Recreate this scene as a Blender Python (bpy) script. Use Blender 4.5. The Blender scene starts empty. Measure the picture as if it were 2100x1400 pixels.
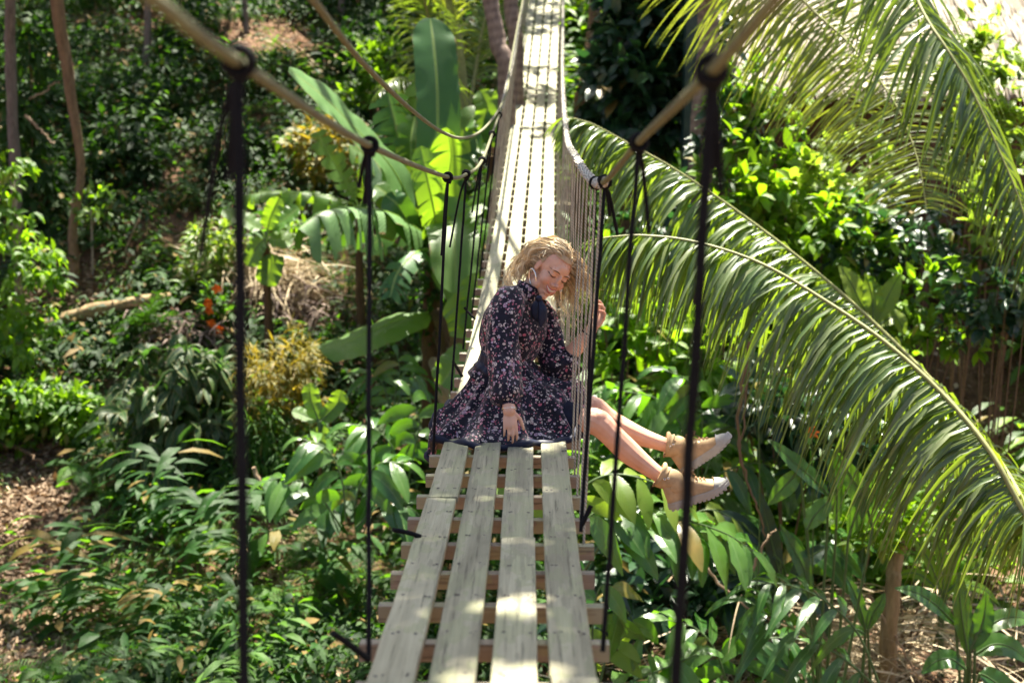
import bpy, bmesh, math, random
import numpy as np
from mathutils import Vector, Matrix
from mathutils.bvhtree import BVHTree

sc = bpy.context.scene
COL = sc.collection
random.seed(5)
rng = np.random.default_rng(11)
R = math.radians
PITCH = R(12.0)
ZC = 5.1
FPX = 2917.0
SUN_EL, SUN_AZ = R(66), R(8)        # azimuth measured from +Y towards +X

# ---------------------------------------------------------------- camera
cam = bpy.data.cameras.new('camera')
cam_o = bpy.data.objects.new('camera', cam)
COL.objects.link(cam_o)
cam_o.location = (0, 0, ZC)
cam_o.rotation_euler = (R(90) - PITCH, 0, 0)
cam.sensor_width = 36.0
cam.lens = 50.0
cam.clip_start = 0.05
cam.clip_end = 600
cam.dof.use_dof = True
cam.dof.focus_distance = 5.85
cam.dof.aperture_fstop = 2.8
sc.camera = cam_o

# ---------------------------------------------------------------- sky
world = bpy.data.worlds.new('World')
sc.world = world
world.use_nodes = True
wn = world.node_tree
for n in list(wn.nodes):
    wn.nodes.remove(n)
sky = wn.nodes.new('ShaderNodeTexSky')
sky.sky_type = 'NISHITA'
sky.sun_disc = False
sky.sun_elevation = SUN_EL
sky.sun_rotation = SUN_AZ
sky.dust_density = 2.8
sky.ozone_density = 0.3
bg = wn.nodes.new('ShaderNodeBackground')
bg.inputs['Strength'].default_value = 0.052
wo = wn.nodes.new('ShaderNodeOutputWorld')
wn.links.new(sky.outputs[0], bg.inputs[0])
wn.links.new(bg.outputs[0], wo.inputs[0])

# ---------------------------------------------------------------- sun
sun = bpy.data.lights.new('sun', 'SUN')
sun.energy = 5.0
sun.angle = R(0.53)
sun.color = (1.0, 0.935, 0.80)
sun_o = bpy.data.objects.new('sun', sun)
COL.objects.link(sun_o)
SUNV = Vector((math.sin(SUN_AZ) * math.cos(SUN_EL), math.cos(SUN_AZ) * math.cos(SUN_EL), math.sin(SUN_EL)))  # towards sun
sun_o.rotation_euler = SUNV.to_track_quat('Z', 'Y').to_euler()
sun_o.location = (0, 0, 40)

sc.view_settings.view_transform = 'Standard'
sc.view_settings.look = 'None'
sc.view_settings.exposure = 2.45
sc.view_settings.gamma = 1.0
sc.cycles.use_denoising = True
sc.cycles.max_bounces = 8
sc.cycles.diffuse_bounces = 3
sc.cycles.transmission_bounces = 6
sc.cycles.glossy_bounces = 3

# ---------------------------------------------------------------- picture geometry -> world
CP, SP = math.cos(PITCH), math.sin(PITCH)
def cw(x, y, d):
    return np.array([x, d * CP + y * SP, ZC - d * SP + y * CP])
def Q(u, v, d):
    return cw((u - 1050) / FPX * d, (700 - v) / FPX * d, d)
def QV(u, v, d):
    return Vector(Q(u, v, d))

# ---------------------------------------------------------------- terrain
def sstep(a, b, x):
    t = np.clip((x - a) / (b - a), 0, 1)
    return t * t * (3 - 2 * t)
def terrain(X, Y):
    X = np.asarray(X, float); Y = np.asarray(Y, float)
    y0 = 12.6 + 0.10 * X
    s = np.maximum(Y - y0, 0)
    h = np.where(s < 2, 0.11 * s * s, 0.44 + (s - 2) * 0.44)
    h = h + np.maximum(s - 15, 0) * 0.12
    b = np.maximum(6.0 - Y, 0)
    h = h + 0.22 * b * sstep(0, 6, b)
    h = h + 0.22 * np.sin(X * 0.55 + 1.3) * np.cos(Y * 0.42 + 0.4) + 0.10 * np.sin(X * 1.7 + Y * 0.9) + 0.05 * np.sin(Y * 2.9 - X * 2.1)
    h = h + 0.03 * np.abs(X) * sstep(6, 30, np.abs(X))
    return h
def th(x, y):
    return float(terrain(x, y))
def gpt(u, v, off=0.0):
    """point of the ground seen at a photo pixel"""
    o = np.array([0, 0, ZC]); q = Q(u, v, 1.0) - o
    t = np.arange(4.0, 60.0, 0.05)
    p = o[None] + q[None] * t[:, None]
    below = np.nonzero(p[:, 2] < terrain(p[:, 0], p[:, 1]))[0]
    k = below[0] if len(below) else len(t) - 1
    r = p[k].copy()
    r[2] = th(r[0], r[1]) + off
    return r
def GD(u, v):
    q = gpt(u, v) - np.array([0, 0, ZC])
    return float(q[1] * CP - q[2] * SP)
def drop(p, off=0.0):
    return np.array([p[0], p[1], th(p[0], p[1]) + off])

# ---------------------------------------------------------------- bridge deck line
PX = np.polyfit([2.5, 3.02, 5.68, 10.97, 15.07, 18.1, 21], [-.066, -.063, -.036, .075, .207, .323, .433], 2)
PY = np.array([-6.08882053e-05, 1.32021535e-02, 8.66622253e-03, -8.80392922e-01])
def deck(d, side=0.0, up=0.0):
    """point on the deck line at camera depth d, side metres to the right, up metres above"""
    p = cw(np.polyval(PX, d), np.polyval(PY, d), d)
    sl = np.polyval(np.polyder(PX), d)
    p = p + side * np.array([math.cos(math.atan(sl)), -math.sin(math.atan(sl)), 0]) + np.array([0, 0, up])
    return p
DW = 0.248      # half width of the planking

# ---------------------------------------------------------------- tagging
def tag(o, label=None, cat=None, group=None, kind=None):
    if label: o['label'] = label
    if cat: o['category'] = cat
    if group: o['group'] = group
    if kind: o['kind'] = kind
    return o
def empty(name, loc=(0, 0, 0), rz=0, label=None, cat=None, group=None):
    o = bpy.data.objects.new(name, None)
    COL.objects.link(o)
    o.location = loc
    o.rotation_euler = (0, 0, rz)
    o.empty_display_size = 0.1
    return tag(o, label, cat, group)
def copy_tree(o, parent=None):
    c = o.copy()
    COL.objects.link(c)
    if parent is not None:
        c.parent = parent
    for ch in o.children:
        copy_tree(ch, c)
    return c

# ---------------------------------------------------------------- mesh collector
class MB:
    def __init__(s):
        s.V = []; s.F = []; s.T = []; s.UV = []; s.n = 0; s.M = []
    def add(s, V, F, tint=0.5, uv=None, mi=0):
        V = np.asarray(V, float).reshape(-1, 3); F = np.asarray(F, int).reshape(-1, 4)
        s.V.append(V); s.F.append(F + s.n); s.n += len(V)
        s.T.append(np.broadcast_to(np.asarray(tint, float), (len(V),)))
        s.UV.append(np.zeros((len(V), 2)) if uv is None else np.asarray(uv, float))
        s.M.append(np.full(len(F), mi))
        return s
    def arrays(s):
        return np.concatenate(s.V), np.concatenate(s.F), np.concatenate(s.T), np.concatenate(s.UV)
    def mesh(s, name, mat, smooth=True):
        V, F, T, UV = s.arrays()
        me = bpy.data.meshes.new(name)
        me.vertices.add(len(V)); me.vertices.foreach_set('co', V.astype(np.float32).ravel())
        # quads, or triangles where the last index repeats the third
        tri = F[:, 2] == F[:, 3]
        cnt = np.where(tri, 3, 4)
        mask = np.ones(F.shape, bool); mask[tri, 3] = False
        li = F[mask]
        st = np.concatenate([[0], np.cumsum(cnt)[:-1]])
        me.loops.add(len(li)); me.loops.foreach_set('vertex_index', li.astype(np.int32))
        me.polygons.add(len(F)); me.polygons.foreach_set('loop_start', st.astype(np.int32))
        me.polygons.foreach_set('loop_total', cnt.astype(np.int32))
        me.polygons.foreach_set('use_smooth', np.full(len(F), smooth))
        me.update(calc_edges=True)
        at = me.attributes.new('tint', 'FLOAT', 'POINT'); at.data.foreach_set('value', T.astype(np.float32))
        uvl = me.uv_layers.new(name='uv'); uvl.data.foreach_set('uv', UV[li].astype(np.float32).ravel())
        mats = mat if isinstance(mat, (list, tuple)) else [mat]
        for m in mats: me.materials.append(m)
        if len(mats) > 1:
            me.polygons.foreach_set('material_index', np.concatenate(s.M).astype(np.int32))
        me.validate()
        return me
    def build(s, name, mat, parent=None, smooth=True):
        o = bpy.data.objects.new(name, s.mesh(name, mat, smooth))
        COL.objects.link(o)
        if parent is not None:
            o.parent = parent
        return o
def nrm(a):
    a = np.asarray(a, float)
    return a / np.maximum(np.linalg.norm(a, axis=-1, keepdims=True), 1e-9)
def spline(pts, n):
    """Catmull-Rom through pts (any dimension), n samples"""
    P = np.asarray(pts, float)
    if len(P) == 2:
        t = np.linspace(0, 1, n)[:, None]
        return P[0] * (1 - t) + P[1] * t
    P = np.vstack([2 * P[0] - P[1], P, 2 * P[-1] - P[-2]])
    seg = np.linspace(0, len(P) - 3 - 1e-9, n)
    i = seg.astype(int); t = (seg - i)[:, None]
    p0, p1, p2, p3 = P[i], P[i + 1], P[i + 2], P[i + 3]
    return 0.5 * (2 * p1 + (p2 - p0) * t + (2 * p0 - 5 * p1 + 4 * p2 - p3) * t ** 2 + (3 * p1 - p0 - 3 * p2 + p3) * t ** 3)
def frames(P):
    T = nrm(np.gradient(P, axis=0))
    a = np.array([0, 0, 1.0]) if abs(T[0][2]) < 0.9 else np.array([1.0, 0, 0])
    N = np.zeros_like(P); n = nrm(np.cross(np.cross(T[0], a), T[0]))
    for i in range(len(P)):
        n = nrm(n - T[i] * np.dot(n, T[i])); N[i] = n
    return T, N, np.cross(T, N)
def tube(mb, pts, rad, n=8, tint=0.5, cap=True, squash=1.0, vary=0.0):
    P = np.asarray(pts, float); k = len(P)
    r = np.broadcast_to(np.asarray(rad, float), (k,))
    T, N, B = frames(P)
    a = np.linspace(0, 2 * np.pi, n + 1)
    rr = r[:, None] * np.ones((k, n + 1))
    if vary:
        q = rng.normal(0, vary, (k, n)); q = np.hstack([q, q[:, :1]]); rr = rr * (1 + q)
    V = P[:, None] + rr[..., None] * (np.cos(a)[None, :, None] * N[:, None] + squash * np.sin(a)[None, :, None] * B[:, None])
    L = np.concatenate([[0], np.cumsum(np.linalg.norm(np.diff(P, axis=0), axis=1))])
    uv = np.stack(np.broadcast_arrays(np.linspace(0, 1, n + 1)[None, :], L[:, None]), -1)
    i, j = np.meshgrid(np.arange(k - 1), np.arange(n), indexing='ij')
    b = i * (n + 1) + j
    F = np.stack([b, b + 1, b + n + 2, b + n + 1], -1).reshape(-1, 4)
    mb.add(V.reshape(-1, 3), F, tint, uv.reshape(-1, 2))
    if cap:
        for e in (0, k - 1):
            c = P[e]; ring = V[e, :n]
            Fc = [[n, j, (j + 1) % n, (j + 1) % n] if e else [n, (j + 1) % n, j, j] for j in range(n)]
            mb.add(np.vstack([ring, c]), Fc, tint, np.full((n + 1, 2), L[e]))
def box(mb, c, ax, ay, az, tint=0.5, bev=0.0):
    """box with half-axis vectors; UV in metres (u along ax across, v along ay)"""
    c, ax, ay, az = (np.asarray(q, float) for q in (c, ax, ay, az))
    lx, ly, lz = (np.linalg.norm(q) for q in (ax, ay, az))
    fs = [(ax, ay, az), (-ax, ay, -az), (ay, az, ax), (-ay, az, -ax), (az, ax, ay), (az, -ax, -ay)]
    for u, v, w in fs:
        V = [c + w - u - v, c + w + u - v, c + w + u + v, c + w - u + v]
        lo = [(np.dot(q - c, ax) / lx + np.dot(q - c, az) / lz * 0.7, np.dot(q - c, ay) / ly) for q in V]
        mb.add(V, [[0, 1, 2, 3]], tint, lo)
def grid(mb, P, tint=0.5, uv=None, wrap=False, mi=0):
    """P (a,b,3) surface patch"""
    P = np.asarray(P, float); a, b = P.shape[:2]
    if uv is None:
        uv = np.stack(np.meshgrid(np.linspace(0, 1, a), np.linspace(0, 1, b), indexing='ij'), -1)
    i, j = np.meshgrid(np.arange(a - 1), np.arange(b if wrap else b - 1), indexing='ij')
    j2 = (j + 1) % b
    F = np.stack([i * b + j, i * b + j2, (i + 1) * b + j2, (i + 1) * b + j], -1).reshape(-1, 4)
    mb.add(P.reshape(-1, 3), F, tint, uv.reshape(-1, 2), mi)
def ellipsoid(mb, c, r, rot=None, nu=10, nv=14, tint=0.5):
    a = np.linspace(0, np.pi, nu + 1)[:, None]; b = np.linspace(0, 2 * np.pi, nv + 1)[None, :-1]
    S = np.stack([np.sin(a) * np.cos(b), np.sin(a) * np.sin(b), np.cos(a) * np.ones_like(b)], -1) * np.asarray(r, float)
    if rot is not None:
        S = S @ np.asarray(rot, float).T
    grid(mb, S + np.asarray(c, float), tint, wrap=True)

# ---------------------------------------------------------------- leaves, many at once
PROF = {
    'oval': lambda t: np.sin(np.pi * np.clip(t, 0.02, 0.985) ** 0.85) ** 0.75,
    'lance': lambda t: np.sin(np.pi * np.clip(t, 0.03, 0.99) ** 0.7) ** 0.9,
    'long': lambda t: np.clip(np.minimum(t * 7 + 0.12, 1) * (1 - t ** 2.2) ** 0.8, 0.02, 1),
    'strap': lambda t: np.clip(np.minimum(t * 5 + 0.4, 1) * (1 - t ** 1.6), 0.02, 1),
    'banana': lambda t: np.clip(np.minimum((t * 6) ** 0.6 + 0.05, 1) * (1 - np.clip((t - 0.75) / 0.26, 0, 0.98) ** 2.2) ** 0.6, 0.02, 1),
    'paddle': lambda t: np.clip(np.sin(np.pi * np.clip(t, 0.01, 0.99) ** 0.9) ** 0.55, 0.04, 1),
}
def leaves(mb, P, D, N, L, W, droop=0.0, fold=0.25, prof='oval', K=3, tint=None, ruf=0.0, curl=0.0):
    P = np.asarray(P, float).reshape(-1, 3); n = len(P)
    D = nrm(np.broadcast_to(np.asarray(D, float), (n, 3)).copy()); N = np.broadcast_to(np.asarray(N, float), (n, 3)).copy()
    L = np.broadcast_to(np.asarray(L, float), (n,)); W = np.broadcast_to(np.asarray(W, float), (n,))
    droop = np.broadcast_to(np.asarray(droop, float), (n,)); fold = np.broadcast_to(np.asarray(fold, float), (n,))
    if tint is None: tint = rng.random(n)
    tint = np.broadcast_to(np.asarray(tint, float), (n,))
    ts = np.linspace(0, 1, K + 1); w = PROF[prof](ts)
    V = np.zeros((n, K + 1, 3, 3)); c = P.copy()
    down = np.array([0, 0, -1.0])
    for i, t in enumerate(ts):
        d = nrm(D + droop[:, None] * t * down + (curl * t) * N)
        if i: c = c + d * (L / K)[:, None]
        nn = nrm(N - d * np.sum(N * d, 1, keepdims=True))
        s = np.cross(d, nn)
        ww = (W * w[i] * 0.5)[:, None]
        cf, sf = np.cos(fold)[:, None], np.sin(fold)[:, None]
        e1 = e2 = 0
        if ruf:
            ph = rng.random(n) * 6.28
            e1 = ruf * ww * np.sin(i * 2.1 + ph)[:, None] * nn; e2 = ruf * ww * np.sin(i * 2.4 + ph + 2)[:, None] * nn
        V[:, i, 0] = c - s * ww * cf + nn * ww * sf + e1
        V[:, i, 1] = c
        V[:, i, 2] = c + s * ww * cf + nn * ww * sf + e2
    base = np.arange(n)[:, None] * (K + 1) * 3
    fl = []
    for i in range(K):
        for j in range(2):
            q = i * 3 + j
            fl.append(np.stack([base[:, 0] + q, base[:, 0] + q + 1, base[:, 0] + q + 4, base[:, 0] + q + 3], -1))
    F = np.stack(fl, 1).reshape(-1, 4)
    uv = np.zeros((n, K + 1, 3, 2)); uv[..., 0] = np.array([0, 0.5, 1.0]); uv[..., 1] = ts[None, :, None]
    mb.add(V.reshape(-1, 3), F, np.repeat(tint, (K + 1) * 3), uv.reshape(-1, 2))
def rdir(n, up=0.0, spread=1.0):
    v = rng.normal(0, spread, (n, 3)); v[:, 2] += up
    return nrm(v)
# ================================================================ materials
class NT:
    def __init__(s, name):
        s.m = bpy.data.materials.new(name); s.m.use_nodes = True
        s.t = s.m.node_tree
        for n in list(s.t.nodes): s.t.nodes.remove(n)
        s.out = s.n('ShaderNodeOutputMaterial')
    def n(s, typ, **kw):
        nd = s.t.nodes.new(typ)
        for k, v in kw.items():
            if k.startswith('i_'):
                key = k[2:]
                key = int(key) if key.isdigit() else key.replace('_', ' ')
                nd.inputs[key].default_value = v
            else:
                setattr(nd, k, v)
        return nd
    def l(s, a, b):
        s.t.links.new(a, b)
    def ramp(s, fac, stops, interp='LINEAR'):
        r = s.n('ShaderNodeValToRGB'); cr = r.color_ramp; cr.interpolation = interp
        while len(cr.elements) < len(stops): cr.elements.new(0.5)
        for e, (p, c) in zip(cr.elements, stops):
            e.position = p; e.color = (*c, 1) if len(c) == 3 else c
        s.l(fac, r.inputs[0]); return r.outputs[0]
    def math(s, op, a, b=None, c=None):
        m = s.n('ShaderNodeMath', operation=op)
        for i, x in enumerate((a, b, c)):
            if x is None: continue
            if hasattr(x, 'is_output'): s.l(x, m.inputs[i])
            else: m.inputs[i].default_value = x
        return m.outputs[0]
    def mix(s, fac, a, b, blend='MIX'):
        m = s.n('ShaderNodeMix', data_type='RGBA', blend_type=blend)
        for x, i in ((fac, 0), (a, 6), (b, 7)):
            if hasattr(x, 'is_output'): s.l(x, m.inputs[i])
            elif i == 0: m.inputs[i].default_value = x
            else: m.inputs[i].default_value = (*x, 1)
        return m.outputs[2]
    def tint(s):
        return s.n('ShaderNodeAttribute', attribute_name='tint').outputs['Fac']
    def uv(s):
        return s.n('ShaderNodeUVMap', uv_map='uv').outputs[0]
    def sep(s, v):
        return s.n('ShaderNodeSeparateXYZ', ).outputs if v is None else s._sep(v)
    def _sep(s, v):
        q = s.n('ShaderNodeSeparateXYZ'); s.l(v, q.inputs[0]); return q.outputs
    def obj(s):
        return s.n('ShaderNodeTexCoord').outputs['Object']
    def noise(s, vec, scale, detail=3, rough=0.55, sc=None):
        q = s.n('ShaderNodeTexNoise'); q.inputs['Scale'].default_value = scale; q.inputs['Detail'].default_value = detail
        q.inputs['Roughness'].default_value = rough
        if sc is not None:
            mp = s.n('ShaderNodeMapping'); mp.inputs['Scale'].default_value = sc; s.l(vec, mp.inputs[0]); vec = mp.outputs[0]
        s.l(vec, q.inputs['Vector']); return q.outputs[0]
    def bump(s, h, strength=0.3, dist=0.01):
        b = s.n('ShaderNodeBump'); b.inputs['Strength'].default_value = strength; b.inputs['Distance'].default_value = dist
        s.l(h, b.inputs['Height']); return b.outputs[0]
    def bsdf(s, col, rough=0.6, spec=0.4, normal=None, **kw):
        b = s.n('ShaderNodeBsdfPrincipled')
        if hasattr(col, 'is_output'): s.l(col, b.inputs['Base Color'])
        else: b.inputs['Base Color'].default_value = (*col, 1)
        if hasattr(rough, 'is_output'): s.l(rough, b.inputs['Roughness'])
        else: b.inputs['Roughness'].default_value = rough
        b.inputs['Specular IOR Level'].default_value = spec
        if normal is not None: s.l(normal, b.inputs['Normal'])
        for k, v in kw.items(): b.inputs[k.replace('_', ' ')].default_value = v
        return b.outputs[0]
    def done(s, sh):
        s.l(sh, s.out.inputs[0]); return s.m

def leaf_mat(name, dark, mid, light, trans, tamt=0.35, rough=0.42, spec=0.5, vein=14.0, veinamt=0.25, midrib=None, edge=None, spots=None, old=0.025, edget=0.44):
    k = NT(name)
    t = k.tint()
    uv = k.uv(); su = k._sep(uv)
    nz = k.noise(k.obj(), 9.0, 2)
    f = k.math('ADD', t, k.math('MULTIPLY', k.math('SUBTRACT', nz, 0.5), 0.5))
    col = k.ramp(f, [(0.0, dark), (0.5, mid), (1.0, light)])
    au = k.math('ABSOLUTE', k.math('SUBTRACT', su[0], 0.5))
    w = k.math('SINE', k.math('MULTIPLY', k.math('SUBTRACT', k.math('MULTIPLY', su[1], vein), k.math('MULTIPLY', au, vein * 0.55)), 6.283))
    vm = k.math('MULTIPLY', k.math('ADD', k.math('MULTIPLY', w, 0.5), 0.5), veinamt)
    col = k.mix(vm, col, tuple(c * 0.62 for c in mid))
    if midrib is not None:
        col = k.mix(k.math('LESS_THAN', au, 0.035), col, midrib)
    hs = k.math('FRACT', k.math('MULTIPLY', t, 377.7))
    if old > 0:
        col = k.mix(k.math('MULTIPLY', k.math('LESS_THAN', hs, old), k.math('MULTIPLY_ADD', nz, .8, .3)), col, (0.22, 0.14, 0.035))
    if edge is not None:
        col = k.mix(k.math('GREATER_THAN', k.math('ADD', au, k.math('MULTIPLY', nz, 0.14)), edget), col, edge)
    if spots is not None:
        s2 = k.noise(k.obj(), 30.0, 3)
        col = k.mix(k.math('MULTIPLY', k.math('GREATER_THAN', s2, 0.66), 0.8), col, spots)
    h = k.math('ADD', w, k.math('MULTIPLY', nz, 2.0))
    p = k.bsdf(col, rough, spec, k.bump(h, 0.25, 0.004))
    tr = k.n('ShaderNodeBsdfTranslucent')
    tc = k.mix(k.math('MULTIPLY', vm, 0.8), k.mix(t, tuple(c * 0.75 for c in trans), trans), tuple(c * 0.55 for c in trans))
    k.l(tc, tr.inputs[0])
    m = k.n('ShaderNodeMixShader'); m.inputs[0].default_value = tamt
    k.l(p, m.inputs[1]); k.l(tr.outputs[0], m.inputs[2])
    return k.done(m.outputs[0])

def bark_mat(name, c1, c2, ring=0.0):
    k = NT(name)
    uv = k.uv(); o = k.obj()
    n1 = k.noise(o, 6.0, 5, 0.65, (3, 3, 0.7))
    n2 = k.noise(o, 30.0, 4, 0.6, (1.6, 1.6, 0.4))
    f = k.math('ADD', k.math('MULTIPLY', n1, 0.6), k.math('MULTIPLY', n2, 0.4))
    if ring:
        v = k._sep(uv)[1]
        f = k.math('ADD', f, k.math('MULTIPLY', k.math('SINE', k.math('MULTIPLY', v, ring)), 0.07))
    col = k.ramp(f, [(0.3, c1), (0.7, c2)])
    return k.done(k.bsdf(col, 0.85, 0.2, k.bump(f, 0.7, 0.02)))

def plain(name, c, rough=0.6, spec=0.4, var=0.25, scale=20.0, **kw):
    k = NT(name)
    nz = k.noise(k.obj(), scale, 3)
    col = k.ramp(nz, [(0.3, tuple(x * (1 - var) for x in c)), (0.7, tuple(min(1, x * (1 + var)) for x in c))])
    return k.done(k.bsdf(col, rough, spec, k.bump(nz, 0.2, 0.004), **kw))

def rope_mat(name, c, lay=3.0, pitch=55.0, dirt=(0.12, 0.11, 0.08)):
    k = NT(name)
    su = k._sep(k.uv())
    ph = k.math('ADD', k.math('MULTIPLY', su[0], lay), k.math('MULTIPLY', su[1], pitch))
    h = k.math('ABSOLUTE', k.math('SINE', k.math('MULTIPLY', ph, 3.14159)))
    nz = k.noise(k.obj(), 14.0, 3)
    col = k.ramp(h, [(0.05, tuple(x * 0.45 for x in c)), (0.55, c)])
    col = k.mix(k.math('MULTIPLY', k.math('SUBTRACT', nz, 0.45), 2.2), col, dirt)
    return k.done(k.bsdf(col, 0.75, 0.25, k.bump(h, 0.9, 0.004)))

def wood_mat(name, c1, c2, green=(0.20, 0.23, 0.10)):
    k = NT(name)
    uv = k.uv(); su = k._sep(uv); t = k.tint()
    cb = k.n('ShaderNodeCombineXYZ'); k.l(su[0], cb.inputs[0]); k.l(su[1], cb.inputs[1]); k.l(k.math('MULTIPLY', t, 37.0), cb.inputs[2])
    v = cb.outputs[0]
    g1 = k.noise(v, 1.0, 6, 0.65, (95, 2.4, 1))
    g2 = k.noise(v, 1.0, 3, 0.5, (26, 1.3, 1))
    g3 = k.noise(v, 1.0, 4, 0.6, (9, 5, 1))
    f = k.math('ADD', k.math('ADD', k.math('MULTIPLY', g1, 0.5), k.math('MULTIPLY', g2, 0.5)), k.math('MULTIPLY', k.math('SUBTRACT', t, 0.5), 0.22))
    col = k.ramp(f, [(0.30, c1), (0.62, c2)])
    col = k.mix(k.math('MULTIPLY', k.math('GREATER_THAN', k.math('ADD', g3, k.math('MULTIPLY', g2, 0.2)), 0.62), 0.45), col, green)
    blot = k.noise(v, 1.0, 4, 0.65, (14, 1.1, 1))
    col = k.mix(k.math('MULTIPLY', k.math('GREATER_THAN', blot, 0.56), 0.35), col, tuple(x * 0.55 for x in c1))
    fine = k.math('LESS_THAN', g1, 0.38)
    col = k.mix(k.math('MULTIPLY', fine, 0.62), col, tuple(x * 0.4 for x in c1))
    col = k.mix(k.math('MULTIPLY', k.math('SUBTRACT', g3, 0.35), 0.5), col, (0.5, 0.46, 0.36))
    return k.done(k.bsdf(col, 0.72, 0.3, k.bump(k.math('ADD', g1, g2), 0.55, 0.004)))

M = {}
M['plank'] = wood_mat('weathered_plank', (0.175, 0.165, 0.105), (0.365, 0.345, 0.235))
M['beam'] = wood_mat('weathered_beam', (0.115, 0.098, 0.072), (0.25, 0.218, 0.165))
M['rail'] = rope_mat('pale_rail_rope', (0.175, 0.18, 0.095), 3, 40)
M['net'] = rope_mat('grey_net_rope', (0.50, 0.44, 0.32), 2, 75)
M['wrap'] = rope_mat('white_wrap_rope', (0.50, 0.48, 0.40), 3, 60)
M['black'] = plain('black_rope', (0.007, 0.007, 0.008), 0.8, 0.12, 0.3, 60)
M['nail'] = plain('nail', (0.07, 0.06, 0.05), 0.6, 0.4)

# foliage
M['shade_leaf'] = leaf_mat('undergrowth_leaf', (0.006, 0.019, 0.005), (0.014, 0.044, 0.008), (0.040, 0.085, 0.013), (0.07, 0.20, 0.008), 0.30, 0.6, 0.25)  # near black green: the slope's shade put into the leaf colour
M['fern'] = leaf_mat('fern_leaf', (0.008, 0.032, 0.007), (0.024, 0.080, 0.012), (0.085, 0.18, 0.024), (0.16, 0.38, 0.015), 0.40, 0.5, 0.22)
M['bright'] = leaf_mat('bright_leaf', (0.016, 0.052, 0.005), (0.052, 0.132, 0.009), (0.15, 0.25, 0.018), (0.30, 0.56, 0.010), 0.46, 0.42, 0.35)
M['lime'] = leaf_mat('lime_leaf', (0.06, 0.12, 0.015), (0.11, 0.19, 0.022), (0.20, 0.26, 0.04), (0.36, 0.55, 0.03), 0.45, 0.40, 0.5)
M['yellow'] = leaf_mat('yellow_leaf', (0.035, 0.065, 0.010), (0.11, 0.125, 0.014), (0.30, 0.22, 0.02), (0.45, 0.34, 0.02), 0.35, 0.45, 0.4)
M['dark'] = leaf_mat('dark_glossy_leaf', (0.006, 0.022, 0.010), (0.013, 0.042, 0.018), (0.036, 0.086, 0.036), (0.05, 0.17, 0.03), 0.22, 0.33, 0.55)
M['ginger'] = leaf_mat('ginger_leaf', (0.009, 0.036, 0.008), (0.027, 0.088, 0.014), (0.09, 0.18, 0.036), (0.18, 0.45, 0.01), 0.34, 0.27, 0.65, 22, 0.22, (0.10, 0.18, 0.05))
M['croton'] = leaf_mat('croton_leaf', (0.008, 0.030, 0.010), (0.020, 0.062, 0.017), (0.055, 0.11, 0.028), (0.10, 0.26, 0.03), 0.30, 0.45, 0.32, 10, 0.2, (0.15, 0.17, 0.06), (0.13, 0.14, 0.055))
M['banana'] = leaf_mat('banana_leaf', (0.030, 0.082, 0.016), (0.062, 0.150, 0.026), (0.135, 0.22, 0.070), (0.36, 0.62, 0.02), 0.46, 0.38, 0.45, 34, 0.20, (0.20, 0.26, 0.10), (0.15, 0.10, 0.035), old=0, edget=0.565)
M['bananadull'] = leaf_mat('banana_leaf_dull', (0.022, 0.078, 0.020), (0.045, 0.135, 0.030), (0.12, 0.22, 0.075), (0.18, 0.42, 0.02), 0.26, 0.40, 0.45, 34, 0.25, (0.20, 0.26, 0.11), (0.15, 0.10, 0.035), old=0, edget=0.565)  # duller, less translucent banana leaf copy: diffuse lighting put into its colour
M['palm'] = leaf_mat('palm_leaflet', (0.034, 0.074, 0.020), (0.070, 0.120, 0.036), (0.17, 0.20, 0.095), (0.28, 0.42, 0.02), 0.38, 0.30, 0.6, 1.0, 0.0, (0.16, 0.20, 0.09), old=0)
M['palmlit'] = leaf_mat('sunlit_palm_leaflet', (0.060, 0.095, 0.018), (0.12, 0.16, 0.035), (0.26, 0.25, 0.10), (0.36, 0.45, 0.03), 0.40, 0.34, 0.55, 1.0, 0.0, (0.20, 0.20, 0.09), old=0)  # paler copy of the palm leaflet, sunlight put into its colour
M['rachis'] = plain('palm_rachis', (0.24, 0.25, 0.09), 0.5, 0.4)
M['petiole'] = plain('green_petiole', (0.17, 0.30, 0.03), 0.45, 0.4)
M['stem'] = plain('green_stem', (0.06, 0.11, 0.03), 0.55, 0.4)
M['stembrown'] = plain('brown_stem', (0.13, 0.085, 0.05), 0.8, 0.2)
M['pseudo'] = bark_mat('banana_stem', (0.035, 0.022, 0.012), (0.13, 0.075, 0.035))
M['bark'] = bark_mat('grey_bark', (0.07, 0.055, 0.045), (0.21, 0.165, 0.135))
M['barkred'] = bark_mat('warm_bark', (0.09, 0.055, 0.030), (0.24, 0.155, 0.085))
M['barkpale'] = bark_mat('pale_bark', (0.16, 0.13, 0.10), (0.34, 0.28, 0.21))
M['palmtrunk'] = bark_mat('palm_trunk', (0.10, 0.07, 0.06), (0.28, 0.21, 0.17), 60.0)
M['log'] = bark_mat('fallen_log', (0.13, 0.085, 0.04), (0.34, 0.25, 0.14))
M['litter'] = leaf_mat('dry_leaf', (0.08, 0.05, 0.028), (0.215, 0.14, 0.082), (0.46, 0.35, 0.24), (0.30, 0.16, 0.06), 0.12, 0.7, 0.25, 6, 0.25, old=0)
M['straw'] = leaf_mat('straw', (0.20, 0.145, 0.09), (0.42, 0.33, 0.20), (0.62, 0.52, 0.36), (0.4, 0.3, 0.15), 0.15, 0.65, 0.3, 1, 0.0, old=0)
M['deadfrond'] = leaf_mat('dead_frond', (0.06, 0.04, 0.035), (0.14, 0.095, 0.08), (0.28, 0.21, 0.17), (0.2, 0.13, 0.08), 0.15, 0.7, 0.25, 1, 0.0, old=0)
M['orange'] = plain('orange_petal', (0.85, 0.20, 0.02), 0.5, 0.3, 0.2, 30)
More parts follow.
